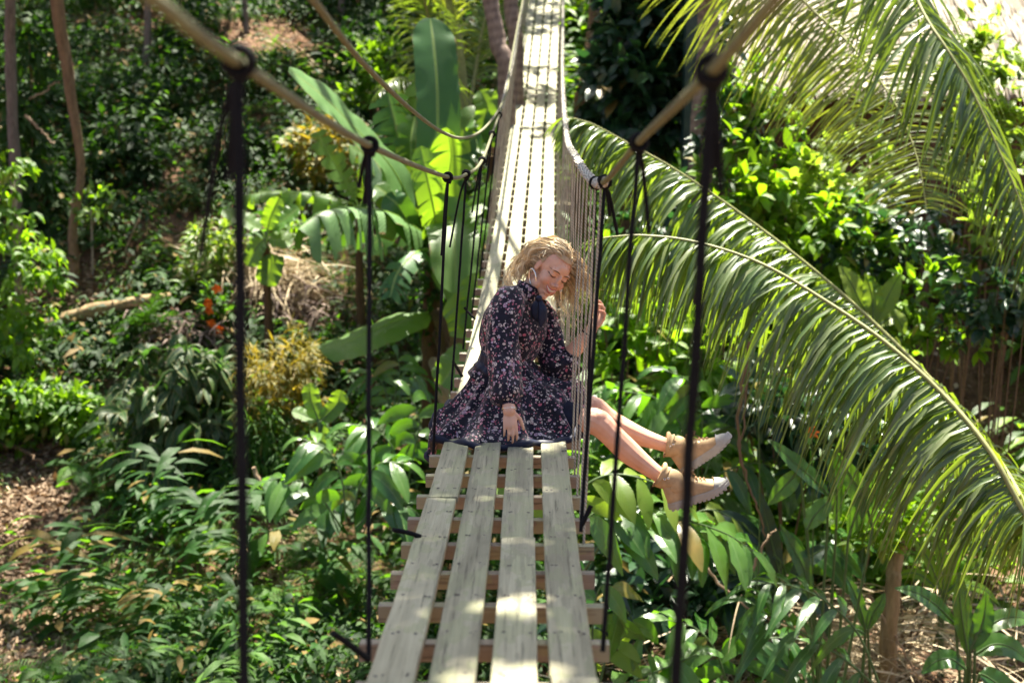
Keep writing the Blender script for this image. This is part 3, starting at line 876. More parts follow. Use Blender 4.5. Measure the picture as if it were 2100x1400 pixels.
# ---- hair
hair = MB()
def scalp(n):
    out = []
    while len(out) < n:
        v = nrm(rng.normal(0, 1, 3)); p = np.array([0, -.012, .036]) + v * np.array([.0745, .0935, .0875])
        lim = .052 - .55 * (p[1] - .03)            # hairline
        if p[1] > .015 and p[2] < .090 - 0.25 * abs(p[0]): continue
        if p[1] <= .015 and p[2] < -.020 + .02 * (p[1] > -.02) and p[1] > -.035: continue
        if p[2] < -.045: continue
        out.append((p, v))
    return out
downw = np.array([0, 0, -1.0])
def in_head(p):
    q = (p - np.array([0, -.012, .036])) / np.array([.077, .096, .090])
    return np.linalg.norm(q)
dl = HB @ downw                                     # world down in head space
PARTX = .026                                        # parting on her left
C0H = np.array([0, -.012, .036])
back = nrm(np.array([-.10, -.80, -.60]))
def lock_path(p, v, length):
    n = 16; st = length / n
    side = 1 if p[0] > PARTX else -1
    d = nrm(v * .5 + (np.array([.9, -.10, .25]) if side > 0 else np.array([-.50, -.85, .45])))
    ph = rng.random() * 6.28; w = 2 * math.pi / rng.uniform(.075, .13); curl = rng.uniform(.005, .016)
    pts = [p - v * .004]; q = p.copy()
    jit = rng.normal(0, .20, 3); lift0 = rng.uniform(1.03, 1.13)
    for i in range(n):
        t = (i + 1) / n
        if side > 0:
            pull = dl * (.22 + .25 * t) + np.array([.16, -.06, 0]) * (1 - t)
        else:
            pull = back * (.26 * (1 - t) ** 2) + dl * (.20 + .45 * t) + np.array([-.12, -.10, .0]) * (1 - t)
        d = nrm(d + pull + jit * .16)
        q = q + d * st
        r_ = in_head(q); lift = lift0 + .10 * t
        if r_ < lift: q = C0H + (q - C0H) * (lift / r_) ** .8
        if side < 0:
            if q[2] < .045 and q[1] > -.030: q[1] += (-.030 - q[1]) * .6        # behind the ear
            if q[1] < -.02 and abs(q[0]) < .075 and q[2] < -.02: q[1] -= .006
        else:
            if q[1] > .0 and q[2] < .075: q[0] = max(q[0], .074 + .01 * t)
        s1 = nrm(np.cross(d, [0.3, .9, .2])); s2 = np.cross(d, s1)
        a = curl * min(1.3, (t * 1.5) ** 1.6)
        pts.append(q + a * (math.cos(w * st * i + ph) * s1 + math.sin(w * st * i + ph) * s2))
    return np.array(pts)
for p, v in scalp(230):
    base = lock_path(p, v, rng.uniform(.16, .27) if p[0] < PARTX else rng.uniform(.14, .23)); tn = rng.uniform(.40, .95)
    lean = rng.normal(0, 1, (9, 3))
    for k in range(9):
        off = lean[k] * .0034 * np.linspace(.9, 1.5, len(base))[:, None]
        fz = rng.normal(0, .0003, base.shape)
        ln = int(rng.integers(12, len(base) + 1))
        P = spline((np.array([hl(*x) for x in base + off + fz]))[:ln], 30)
        rad = rng.uniform(.0011, .0024)
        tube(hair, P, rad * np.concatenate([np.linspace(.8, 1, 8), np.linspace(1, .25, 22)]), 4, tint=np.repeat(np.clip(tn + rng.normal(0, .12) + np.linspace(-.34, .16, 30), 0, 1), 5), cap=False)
for p, v in [q for q in scalp(190) if q[0][1] < -.01]:      # fly-aways
    base = lock_path(p, v, rng.uniform(.12, .28)) + rng.normal(0, .004, (17, 3)) * np.linspace(.3, 2.2, 17)[:, None]
    base = C0H + (base - C0H) * np.linspace(1.03, 1.16, 17)[:, None]
    tube(hair, spline(np.array([hl(*x) for x in base]), 26), .0007, 3, tint=rng.uniform(.6, 1), cap=False)
# cap of hair under the strands
cap = []
a = np.linspace(0, 1, 26); b = np.linspace(0, 2 * np.pi, 49)[:-1]
G = np.zeros((26, 48, 3))
for j, bb in enumerate(b):
    fx, fy = math.sin(bb), math.cos(bb)             # fy > 0 is the face side
    zmin = .085 if fy > .35 else (-.02 if fy > -.2 else -.045)
    if .1 < fy <= .35: zmin = .02
    th_max = math.acos(np.clip((zmin - .036) / .0885, -.97, .97))
    for i, aa in enumerate(a):
        t = aa * th_max
        v = np.array([math.sin(t) * fx, math.sin(t) * fy, math.cos(t)])
        r_ = 1.035 + .02 * math.sin(9 * bb + 5 * t) * aa
        G[i, j] = hl(*(np.array([0, -.012, .036]) + v * np.array([.0745, .0935, .0875]) * r_))
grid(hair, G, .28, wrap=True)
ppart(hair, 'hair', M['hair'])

# ---- earrings
for s in (-1, 1):
    mb = MB()
    c = hl(s * .082, -.002, -.055); an = np.linspace(0, 2 * np.pi, 28)
    ax1 = nrm(HF * .75 - HL * s * .35); ax2 = np.array([0.05, 0, 1.0]); ax2 = nrm(ax2)
    c = hl(s * .084, .002, -.030) - ax2 * .036
    P = c + 0.023 * np.cos(an)[:, None] * ax1 + .036 * np.sin(an)[:, None] * ax2
    tube(mb, P, .0042, 8, cap=False)
    ppart(mb, 'hoop_earring', M['metal'])

# ---- dress
lat = nrm(Q(1112, 640, 6.15) - Q(1044, 608, 5.89))      # near shoulder -> far shoulder
def bodice():
    nodes = [  # u, v, d, half depth, half width
        (1012, 790, 6.07, .110, .145), (1030, 757, 6.06, .092, .122), (1036, 738, 6.05, .092, .122), (1043, 712, 6.04, .112, .136), (1049, 682, 6.03, .124, .150), (1057, 650, 6.02, .112, .160),
        (1066, 624, 6.01, .085, .150), (1075, 610, 6.01, .065, .105), (1082, 601, 6.0, .055, .066), (1087, 592, 6.0, .053, .058), (1090, 586, 6.0, .054, .058)]
    A = np.array([np.append(Q(u, v, d), [a, b]) for u, v, d, a, b in nodes])
    S = spline(A, 44); C = S[:, :3]; T = nrm(np.gradient(C, axis=0))
    n = 64; an = np.linspace(0, 2 * np.pi, n + 1)[:-1]
    G = np.zeros((len(S), n, 3))
    for i in range(len(S)):
        L_ = nrm(lat - T[i] * np.dot(lat, T[i])); Fw = np.cross(T[i], L_)
        if Fw[0] < 0: Fw = -Fw
        fold = 1 + .022 * np.sin(9 * an + i * .35) + .018 * np.sin(17 * an - i * .2 + 2) + .01 * np.sin(5 * an + i)
        ca, sa = np.cos(an), np.sin(an)
        bust = .020 * np.exp(-((i - 20) / 7.0) ** 2) * np.clip(ca, 0, 1)
        G[i] = C[i] + ((S[i, 3] * fold + bust) * ca)[:, None] * Fw + (S[i, 4] * fold * np.sign(sa) * np.abs(sa) ** .9)[:, None] * L_
    return G, C, T
G, BC, BT = bodice()
mb = MB(); grid(mb, G, .5, wrap=True)
dress = ppart(mb, 'dress', M['floral'])
def sub(mb, name, mat):
    return mb.build(name, mat, dress)
def sleeve(nodes, seed, n=60):
    A = np.array([np.append(Q(u, v, d), r) for u, v, d, r in nodes]); S = spline(A, n)
    C = S[:, :3]; T, N, B = frames(C); m = 40; an = np.linspace(0, 2 * np.pi, m + 1)[:-1]
    rs = np.random.default_rng(seed); p1, p2, p3 = rs.random(3) * 6.28
    G = np.zeros((n, m, 3))
    for i in range(n):
        s = i / n
        r = S[i, 3] * (1 + .07 * np.sin(3 * an + 9 * s + p1) * math.sin(math.pi * s) + .05 * np.sin(7 * an - 22 * s + p2) + .035 * np.sin(5 * an + 40 * s + p3) + .03 * np.sin(11 * an + p1) * s)
        G[i] = C[i] + (r * np.cos(an))[:, None] * N[i] + (r * np.sin(an))[:, None] * B[i]
    mb = MB(); grid(mb, G, .5, wrap=True)
    return mb, C, T
mb, C1, T1 = sleeve([(1058, 607, 5.93, .040), (1046, 618, 5.87, .066), (1035, 650, 5.83, .068), (1030, 700, 5.80, .066), (1032, 745, 5.77, .065), (1037, 790, 5.72, .067), (1040, 815, 5.69, .062), (1043, 826, 5.68, .038), (1043.5, 832, 5.675, .031)], 1)
sub(mb, 'sleeve', M['floral'])
mb, C2, T2 = sleeve([(1100, 628, 6.10, .045), (1112, 648, 6.13, .060), (1124, 690, 6.11, .062), (1133, 730, 6.10, .066), (1146, 752, 6.08, .068), (1160, 742, 6.07, .058), (1170, 728, 6.065, .040), (1174, 722, 6.06, .035)], 2)
sub(mb, 'sleeve', M['floral'])
for C, r in ((C1, .033), (C2, .037)):
    mb = MB(); tube(mb, np.array([C[-3], C[-1], C[-1] + (C[-1] - C[-2]) * .6]), [r, r * 1.02, r * .95], 20, cap=False); sub(mb, 'cuff', M['navy'])
# belt
i0 = int(np.argmin(np.linalg.norm(BC - Q(1033, 748, 6.055), axis=1)))
mb = MB(); c = G[i0 - 4:i0 + 5].mean(1, keepdims=True)
GB = G[i0 - 4:i0 + 5]; GB = c + (GB - c) * 1.035
inner = c + (GB - c) * .97
grid(mb, np.concatenate([inner[:1], GB, inner[-1:]]), .5, wrap=True)
sub(mb, 'belt', M['navy'])
# collar band
mb = MB(); an = np.linspace(0, 2 * np.pi, 41)[:-1]; j = len(BC) - 5
ring = G[-6:]; c = ring.mean(1, keepdims=True)
grid(mb, c + (ring - c) * 1.05, .5, wrap=True); sub(mb, 'collar', M['floral'])
# bow at the neck
mb = MB()
def ribbon(pts, widths, wdir, th_=.004):
    P = spline(pts, 14); w = np.interp(np.linspace(0, 1, 14), np.linspace(0, 1, len(widths)), widths)
    G_ = []
    T = nrm(np.gradient(P, axis=0))
    for p, ww, t in zip(P, w, T):
        s = nrm(np.asarray(wdir) - t * np.dot(wdir, t)); nn = np.cross(t, s)
        G_.append([p - s * ww - nn * th_ * .3, p - s * ww * .5 + nn * th_, p + nn * th_ * .5, p + s * ww * .5 + nn * th_, p + s * ww - nn * th_ * .3, p - nn * th_])
    grid(mb, np.array(G_), .5, wrap=True)
ribbon([Q(1104, 612, 5.90), Q(1098, 628, 5.885), Q(1100, 648, 5.885), Q(1106, 661, 5.89)], [.008, .021, .022, .004], cv(1, .2, .2))
ribbon([Q(1106, 612, 5.895), Q(1112, 632, 5.875), Q(1112, 655, 5.875), Q(1109, 671, 5.88)], [.008, .020, .021, .005], cv(1, .0, -.1))
ellipsoid(mb, Q(1105, 612, 5.89), (.014, .012, .014))
sub(mb, 'neck_bow', M['navy'])

# skirt: polar cloth from the waist out over lap and planks
WC = np.array(Q(1033, 757, 6.06)); DZ = float(deck(6.0)[2])
prof = {  # angle (deg, 0 = towards the feet, 270 = towards the viewer): list of (radius, height above planks)
    0:   [(.095, .30), (.15, .215), (.22, .185), (.28, .172), (.325, .150), (.338, .085), (.325, .03)],
    40:  [(.11, .30), (.16, .22), (.23, .18), (.29, .165), (.335, .14), (.345, .08), (.335, .03)],
    90:  [(.12, .30), (.15, .20), (.18, .12), (.22, .06), (.25, .02), (.29, .012), (.31, .006)],
    150: [(.105, .30), (.13, .22), (.17, .13), (.21, .07), (.25, .03), (.29, .015), (.31, .006)],
    180: [(.095, .30), (.125, .215), (.17, .13), (.215, .07), (.255, .040), (.285, .0), (.295, -.08)],
    210: [(.10, .30), (.135, .21), (.19, .13), (.24, .075), (.295, .045), (.33, -.03), (.335, -.20)],
    232: [(.105, .30), (.145, .21), (.20, .14), (.275, .09), (.355, .055), (.41, .030), (.455, .012)],
    270: [(.12, .30), (.17, .215), (.22, .16), (.28, .115), (.345, .065), (.41, .034), (.455, .014)],
    300: [(.11, .30), (.16, .225), (.225, .19), (.285, .135), (.34, .07), (.40, .032), (.44, .014)],
    325: [(.10, .30), (.16, .225), (.23, .195), (.29, .17), (.335, .11), (.365, .045), (.385, .014)],
    345: [(.095, .30), (.155, .22), (.23, .19), (.29, .172), (.33, .14), (.345, .06), (.342, .015)],
}
keys = sorted(prof); KA = np.array(keys + [360], float); KP = np.array([prof[k] for k in keys] + [prof[0]])
n = 200; m = 44
an = np.linspace(0, 360, n + 1)[:-1]
G = np.zeros((m, n, 3)); base0 = GB[0]
for j, aa in enumerate(an):
    pr = np.stack([[np.interp(aa, KA, KP[:, i, c]) for c in range(2)] for i in range(KP.shape[1])])
    sp = spline(pr, m); r_ = np.radians(aa)
    s = np.linspace(0, 1, m)
    f = (.20 * np.sin(13 * r_ + 1.2 * np.sin(3 * r_)) + .06 * np.sin(23 * r_ + 2) + .04 * np.sin(37 * r_ + 1)) * .16 * s ** 0.8
    zz = sp[:, 1] + .55 * f * (s < .97) * np.where(sp[:, 1] > .02, 1, .5) + .008 * np.sin(9 * r_ + 14 * s) * s + .009 * np.sin(21 * r_ - 9 * s) * s * (1 - s * .5)
    rr = sp[:, 0] + f * .5 + .006 * np.sin(27 * r_) * s
    x = WC[0] + rr * np.cos(r_); y = WC[1] + rr * np.sin(r_) * 0.98
    zdeck = DZ + (y - deck(6.0)[1]) * 0.04
    ztop = zdeck + np.where(sp[:, 1] > 0.004, np.maximum(zz, .006), zz)
    G[:, j, 0], G[:, j, 1], G[:, j, 2] = x, y, ztop
mb = MB(); grid(mb, G[:-2], .5, wrap=True)
sub(mb, 'skirt', M['floral'])
# ruffle seam above the hem and the navy hem band
mb = MB()
hem = G[-3].copy(); ring = []
ar = np.radians(an); wv = 1 + .5 * np.sin(17 * ar + 1) + .35 * np.sin(31 * ar)
for k, (sc2, dz) in enumerate(((.985, .012), (1.012, .020), (1.035, .012), (1.042, .002), (1.030, -.004), (1.0, -.004))):
    q = hem.copy(); q[:, :2] = WC[:2] + (hem[:, :2] - WC[:2]) * (sc2 + .010 * np.sin(23 * ar + k * .4))[:, None]
    q[:, 2] = hem[:, 2] + dz * (1 + .25 * wv * (dz > 0)); ring.append(q)
grid(mb, np.array(ring), .5, wrap=True)
sub(mb, 'hem_band', M['navy'])
# the slip showing at the knee
mb = MB()
kn = spline([np.append(Q(1160, 862, 5.93), .084), np.append(Q(1182, 866, 5.915), .078), np.append(Q(1196, 868, 5.905), .064), np.append(Q(1200, 868, 5.90), .058)], 14)
tube(mb, kn[:, :3], kn[:, 3], 26, vary=.02)
sub(mb, 'slip', M['navymatt'])

# ---- bracelets
mb = MB()
an = np.linspace(0, 2 * np.pi, 26)
for q, ax, mt, r in ((Q(1044, 838, 5.665), cv(.08, -.85, .25), 'metal', .031), (Q(1044.5, 841, 5.66), cv(.0, -.85, .35), 'metal', .031), (Q(1205, 685, 6.05), cv(.55, .75, .1), 'black', .030)):
    mb = MB(); ax = nrm(ax); n1 = nrm(np.cross(ax, [0, 0, 1])); n2 = np.cross(ax, n1)
    tube(mb, q + r * (np.cos(an)[:, None] * n1 + np.sin(an)[:, None] * n2), .0016 if mt == 'metal' else .004, 6, cap=False)
    ppart(mb, 'bracelet', M[mt])

# ---- boots
def boot(heel, toe, upv, collar, shin, yaw=0):
    heel = np.asarray(heel); f = nrm(toe - heel); u = nrm(upv - f * np.dot(upv, f)); s = np.cross(f, u)
    Ln = .262; heel = heel
    W = lambda x, y, z: heel + x * f + y * s + z * u
    xs = np.linspace(0, Ln, 22)
    hw = np.interp(xs / Ln, [0, .03, .1, .25, .42, .6, .75, .88, .96, 1], [.012, .024, .033, .035, .033, .041, .045, .041, .027, .010])
    hw = np.maximum(hw, .008)
    zt = np.interp(xs / Ln, [0, .05, .2, .38, .5, .65, .8, .92, 1], [.10, .112, .120, .112, .098, .076, .058, .048, .034])
    G_ = []
    for x, w, z in zip(xs, hw, zt):
        a = np.linspace(0, np.pi, 13)
        ca, sa = np.cos(a), np.sin(a)
        wr = 1 + .03 * math.sin(x * 120) * (x < .15)
        G_.append([W(x, w * np.sign(c) * abs(c) ** .6 * wr, .022 + (z - .022) * abs(q) ** .75) for c, q in zip(ca, sa)])
    mb = MB(); grid(mb, np.array(G_))
    grid(mb, np.array([[g * .0 + W(.004, 0, .05) for g in G_[0]], G_[0]]))
    # shaft
    c0 = W(.062, 0, .07); cc = np.asarray(collar); sh = nrm(shin)
    A = spline([np.append(c0, .047), np.append(W(.060, 0, .105), .046), np.append(cc - sh * .035, .0450), np.append(cc - sh * .012, .048), np.append(cc, .0505)], 26)
    wob = 1 + .035 * np.sin(np.linspace(0, 22, 26)) * np.linspace(.3, 1, 26)
    T, N, B = frames(A[:, :3]); a = np.linspace(0, 2 * np.pi, 29)[:-1]
    Gs = []
    for i in range(26):
        N_ = nrm(s - T[i] * np.dot(s, T[i])); F_ = np.cross(N_, T[i]) 
        F_ = F_ if np.dot(F_, f) > 0 else -F_
        r_ = A[i, 3] * wob[i]
        Gs.append(A[i, :3] + (r_ * .84 * np.sin(a))[:, None] * N_ + (r_ * np.cos(a) * (1 + .06 * np.sin(i * .9 + a * 2)))[:, None] * F_)
    Gs = np.array(Gs); 
    tilt = np.array([(.012 * np.cos(a))])[0]
    Gs[-6:] += (np.linspace(0, 1, 6)[:, None] * tilt[None])[..., None] * sh
    grid(mb, Gs, wrap=True)
    o = ppart(mb, 'boot', M['canvas'])
    # turned-down collar
    ring = Gs[-9:]; c = ring.mean(1, keepdims=True)
    cm = MB(); G2 = c + (ring - c) * np.linspace(1.13, 1.05, 9)[:, None, None]; inn = c[-1:] + (ring[-1:] - c[-1:]) * .90
    grid(cm, np.concatenate([c[:1] + (ring[:1] - c[:1]) * 1.02, G2, inn, inn - sh * .03]), wrap=True)
    cm.build('turned_down_collar', M['canvas'], o)
    # sole with tread
    sm = MB(); ol = [(x, w) for x, w in zip(xs, hw)]
    rim = np.array([W(x - .004 * (x < .01) + .006 * (x > Ln - .01), w + .005, 0) for x, w in ol] + [W(x - .004 * (x < .01) + .006 * (x > Ln - .01), -w - .005, 0) for x, w in ol[::-1]])
    kx = np.array([x for x, _ in ol] + [x for x, _ in ol[::-1]])
    toeup = .020 * np.clip((kx / Ln - .62) / .38, 0, 1) ** 1.7
    cz = rim.mean(0)
    lay = []
    for z, g in ((.0, .93), (.004, 1.0), (.016, 1.0), (.018, .985), (.026, .985), (.032, .95)):
        lay.append(cz + (rim - cz) * g + (z + toeup)[:, None] * u)
    sg = np.array(lay); grid(sm, sg, wrap=True)
    nb_ = len(rim); h_ = nb_ // 2
    sm.add(sg[0], [[i, i + 1, nb_ - 2 - i, nb_ - 1 - i] for i in range(h_ - 1)])
    for x in np.linspace(.012, Ln - .02, 13):
        w = np.interp(x, xs, hw) + .004; tz = .020 * max(0, (x / Ln - .62) / .38) ** 1.7
        for sd in (-1, 1):
            box(sm, W(x, sd * (w - .010), -.0006 + tz), f * .0066, s * .011, u * .0036)
    sm.build('sole', M['rubber'], o, smooth=False)
    # toe cap
    tm = MB(); Gt = []
    for x, w, z in zip(xs[16:], hw[16:], zt[16:]):
        a = np.linspace(0, np.pi, 15); 
        Gt.append([W(x + .004 * (x > Ln - .005), (w + .003) * np.sign(math.cos(q)) * abs(math.cos(q)) ** .6, .020 + (z + .003 - .020 + .006) * abs(math.sin(q)) ** .75) for q in a])
    Gt = np.array(Gt)
    # cap edge sweeps back low at the sides
    for q in range(15):
        Gt[0, q] += f * (.020 * (math.sin(math.pi * q / 14)) - .006) * 1
    grid(tm, Gt); e = Gt[-1].mean(0) + f * .002
    grid(tm, np.array([Gt[-1], np.repeat(e[None], 15, 0)]))
    tm.build('toe_cap', M['rubber'], o)
    # laces, eyelets and tongue
    lm = MB(); em = MB()
    for i, x in enumerate(np.linspace(.100, .172, 6)):
        z = np.interp(x, xs, zt); w = np.interp(x, xs, hw)
        p = [W(x, -.020, z - .006), W(x + .004, 0, z + .005), W(x + .006, .020, z - .006)]
        tube(lm, spline(p, 8), .0026, 6)
        p = [W(x + .008, -.020, z - .010), W(x + .002, 0, z + .006), W(x - .004, .020, z - .004)]
        tube(lm, spline(p, 8), .0026, 6)
        for sd in (-1, 1):
            a = np.linspace(0, 2 * np.pi, 12); c = W(x, sd * .024, z - .008)
            n1, n2 = f, nrm(s * sd * .5 - u * .6)
            tube(em, c + .0042 * (np.cos(a)[:, None] * n1 + np.sin(a)[:, None] * n2) + u * .002, .0014, 6, cap=False)
    kx_ = W(.094, 0, .122)
    for sgn in (-1, 1):
        tube(lm, spline([kx_, kx_ + f * .02 + s * sgn * .02 + u * .015, kx_ + f * .05 + s * sgn * .030 + u * .006, kx_ + f * .03 + s * sgn * .02 - u * .006, kx_], 16), .0025, 6)
        tube(lm, spline([kx_, kx_ + f * .03 + s * sgn * .035, kx_ + f * .052 + s * sgn * .044 - u * .03], 10), .0025, 6)
    lm.build('laces', M['lace'], o)
    for dz, dx in ((-.020, .0), (-.022, .014)):
        for sd in (-1, 1):
            a = np.linspace(0, 2 * np.pi, 12); c = cc + sh * dz + s * sd * .044 + f * (dx + .006)
            tube(em, c + .0045 * (np.cos(a)[:, None] * f + np.sin(a)[:, None] * sh), .0016, 6, cap=False)
    em.build('eyelets', M['metal'], o)
    tg = MB()
    ct = cc + f * .046
    leaves(tg, [ct - sh * .03 + f * .004], [sh + f * .12], [f], .062, .052, 0, -.3, 'paddle', 6)
    tg.build('tongue', M['canvasdark'], o)
    return o
boot(Q(1374, 1044, 5.905), np.array(Q(1494, 1003, 5.885)), cv(.25, 1, .16), Q(1351, 972, 5.9), Q(1288, 925, 5.9) - Q(1358, 979, 5.9))
boot(Q(1402, 974, 6.13), np.array(Q(1503, 907, 6.08)), cv(.35, 1, .12), Q(1365, 911, 6.13), Q(1282, 882, 6.13) - Q(1362, 911, 6.13))
# ================================================================ plants: builders
VIEW = np.array([0, 0, ZC])
def toward(p):
    return nrm(VIEW - np.asarray(p))
def top(name, p, label, cat, group=None):
    return empty(name, tuple(np.asarray(p, float)), 0, label, cat, group)
def part(mb, name, mat, parent, smooth=True):
    o = mb.build(name, mat, parent, smooth)
    r = parent
    while r.parent: r = r.parent
    if parent is r: o.matrix_parent_inverse = Matrix.Translation(r.location).inverted()
    return o
def trunk_part(parent, pts, radii, mat, name='trunk', n=10, vary=.05, k=24):
    mb = MB(); S = spline(np.array([np.append(p, r) for p, r in zip(pts, radii)]), k)
    P = S[:, :3].copy(); P[1:-1] += rng.normal(0, 1, (k - 2, 3)) * (S[1:-1, 3:] * .06)
    tube(mb, P, S[:, 3], n, vary=vary)
    return part(mb, name, mat, parent)

def frond(parent, pts, n, Lmax, W, mat, droop=1.4, vee=0.15, base_bare=.06, tipang=.55, up=(0, 0, 1), rr=.016, tint=(.2, .8), sweep=.75, jitter=.14):
    P = spline(np.array(pts), 90)
    T = nrm(np.gradient(P, axis=0))
    mb = MB(); ts = np.linspace(base_bare, .995, n)
    idx = ts * 89
    pos = np.stack([np.interp(idx, np.arange(90), P[:, i]) for i in range(3)], -1)
    tan = nrm(np.stack([np.interp(idx, np.arange(90), T[:, i]) for i in range(3)], -1))
    upv = np.broadcast_to(np.asarray(up, float), tan.shape)
    S = nrm(np.cross(tan, upv)); N = nrm(np.cross(S, tan))
    prof = np.clip(.50 + 2.2 * ts, 0, 1) * np.clip(1.12 - .82 * ts ** 2.2, .2, 1)
    for sd in (-1, 1):
        ang = (1.0 - .55 * ts * tipang)[:, None]
        D = nrm(S * sd * ang + tan * (sweep * (.75 + .6 * ts))[:, None] + N * vee + rng.normal(0, jitter, (n, 3)))
        L = Lmax * prof * rng.uniform(.82, 1.1, n)
        keep = rng.random(n) > .04
        Nn = nrm(N + rng.normal(0, .25, (n, 3)))
        leaves(mb, pos[keep], D[keep], Nn[keep], L[keep], W * (.6 + .4 * prof[keep]), droop * rng.uniform(.6, 1.4, n)[keep], .45, 'strap', 6, rng.uniform(*tint, n)[keep])
    o = part(mb, 'frond', mat, parent)
    rm = MB(); tube(rm, P, np.linspace(rr, rr * .25, 90), 8)
    part(rm, 'rachis', M['rachis'], o)
    return o

def blade(mb, pts, width, n=(0, -.5, .6), prof='banana', torn=0.0, fold=.22, wav=.06, K=36, tint=.5, droop=.10, wob=0.0):
    """one big leaf along a spine; n = direction its upper face looks"""
    P = spline(np.array(pts), K + 1); T = nrm(np.gradient(P, axis=0))
    t = np.linspace(0, 1, K + 1); w = PROF[prof](t) * width * .5
    N = np.broadcast_to(np.asarray(n, float), P.shape).copy()
    N = nrm(N - T * np.sum(N * T, 1, keepdims=True)); S = np.cross(T, N)
    L = np.linalg.norm(np.diff(P, axis=0), axis=1).sum()
    m = 5
    for sd in (-1, 1):
        ph = rng.random() * 6.28
        if torn <= 0:
            G = np.zeros((K + 1, m, 3)); uv = np.zeros((K + 1, m, 2))
            for j in range(m):
                f = j / (m - 1)
                wave = wav * np.sin(t * 22 + ph) * f ** 2 + wav * .6 * np.sin(t * 47 + ph * 2) * f ** 3
                G[:, j] = P + S * (sd * w * f * math.cos(fold))[:, None] + N * (w * (f * math.sin(fold) + wave))[:, None]
                G[:, j, 2] -= droop * w * f * f * 1.2
                uv[:, j, 0] = .5 + sd * f * .5; uv[:, j, 1] = t
            if sd > 0: G = G[:, ::-1]; uv = uv[:, ::-1]
            grid(mb, G, tint, uv)
        else:
            k = 0
            while k < K:
                seg = int(rng.integers(1, 4)) if rng.random() < torn else int(rng.integers(3, 7))
                seg = min(seg, K - k); ii = np.arange(k, k + seg + 1)
                dr = droop * rng.uniform(.4, 3.2); sw = rng.uniform(-.1, .5); lw = rng.uniform(.82, 1.05)
                G = np.zeros((seg + 1, m, 3)); uv = np.zeros((seg + 1, m, 2))
                mid = P[ii].mean(0)
                for j in range(m):
                    f = j / (m - 1)
                    G[:, j] = P[ii] + S[ii] * (sd * w[ii] * lw * f * math.cos(fold))[:, None] + N[ii] * (w[ii] * f * math.sin(fold))[:, None] + T[ii] * (w[ii] * sw * f * f)[:, None]
                    c = G[:, j].mean(0); G[:, j] = c + (G[:, j] - c) * (1 - .28 * f)
                    G[:, j, 2] -= dr * w[ii] * f * f * 1.3
                    uv[:, j, 0] = .5 + sd * f * .5; uv[:, j, 1] = t[ii]
                if sd > 0: G = G[:, ::-1]; uv = uv[:, ::-1]
                grid(mb, G, tint, uv); k += seg
    return P
def big_leaf(parent, pts, width, mat, name='leaf', petiole=None, pr=.012, **kw):
    """leaf part with its midrib; pts in the world"""
    mb = MB(); P = blade(mb, pts, width, **kw)
    o = part(mb, name, mat, parent)
    rb = MB(); tube(rb, P, np.linspace(pr, pr * .2, len(P)), 6)
    if petiole is not None:
        tube(rb, spline([petiole, (np.asarray(petiole) + P[0]) / 2 + np.array([0, 0, .03]), P[0]], 10), np.linspace(pr * 1.5, pr, 10), 7)
    part(rb, 'midrib', M['petiole' if width > .25 else 'stem'], o)
    return o
def px(pts, d=None):
    return [Q(p[0], p[1], p[2] if len(p) > 2 else d) for p in pts]

def cloud(n, c, r, shell=.55):
    v = nrm(rng.normal(0, 1, (n, 3))); q = (shell + (1 - shell) * rng.random(n) ** .7)[:, None]
    q[rng.random(n) < .25] *= rng.random()
    return np.asarray(c) + v * np.asarray(r) * q, v
def foliage(mb, blobs, L, W, prof='oval', droop=.5, up=.35, out=.8, K=3, tint=(.1, .9), fold=.25, cluster=1, ruf=0):
    for c, r, n in blobs:
        nb = max(1, n // cluster)
        P, v = cloud(nb, c, r)
        P = np.repeat(P, cluster, 0); v = np.repeat(v, cluster, 0); k = len(P)
        D = nrm(v * out + rng.normal(0, .55 if cluster == 1 else .8, (k, 3)) + np.array([0, 0, up]))
        N = nrm(np.array([0, -.25, 1.0]) + rng.normal(0, .4, (k, 3)))
        s = rng.uniform(.65, 1.25, k); tt = np.repeat(rng.uniform(*tint, nb), cluster) + rng.normal(0, .1, k)
        leaves(mb, P, D, N, L * s, W * s, droop * rng.uniform(.4, 1.6, k), fold, prof, K, np.clip(tt, 0, 1), ruf)
def shrub(name, label, cat, base, blobs, L, W, mat, group=None, stems=4, stem_r=.012, stem_mat='stembrown', part_name='foliage', **kw):
    t = top(name, base, label, cat, group)
    mb = MB(); foliage(mb, blobs, L, W, **kw)
    part(mb, part_name, M[mat], t)
    if stems:
        sm = MB()
        for i in range(stems):
            c, r, n = blobs[i % len(blobs)]
            e = np.asarray(c) + rng.normal(0, .35, 3) * np.asarray(r)
            m_ = (np.asarray(base) + e) / 2 + rng.normal(0, .06, 3)
            tube(sm, spline([base, m_, e], 10), np.linspace(stem_r, stem_r * .4, 10), 6)
        part(sm, 'stem', M[stem_mat], t)
    return t
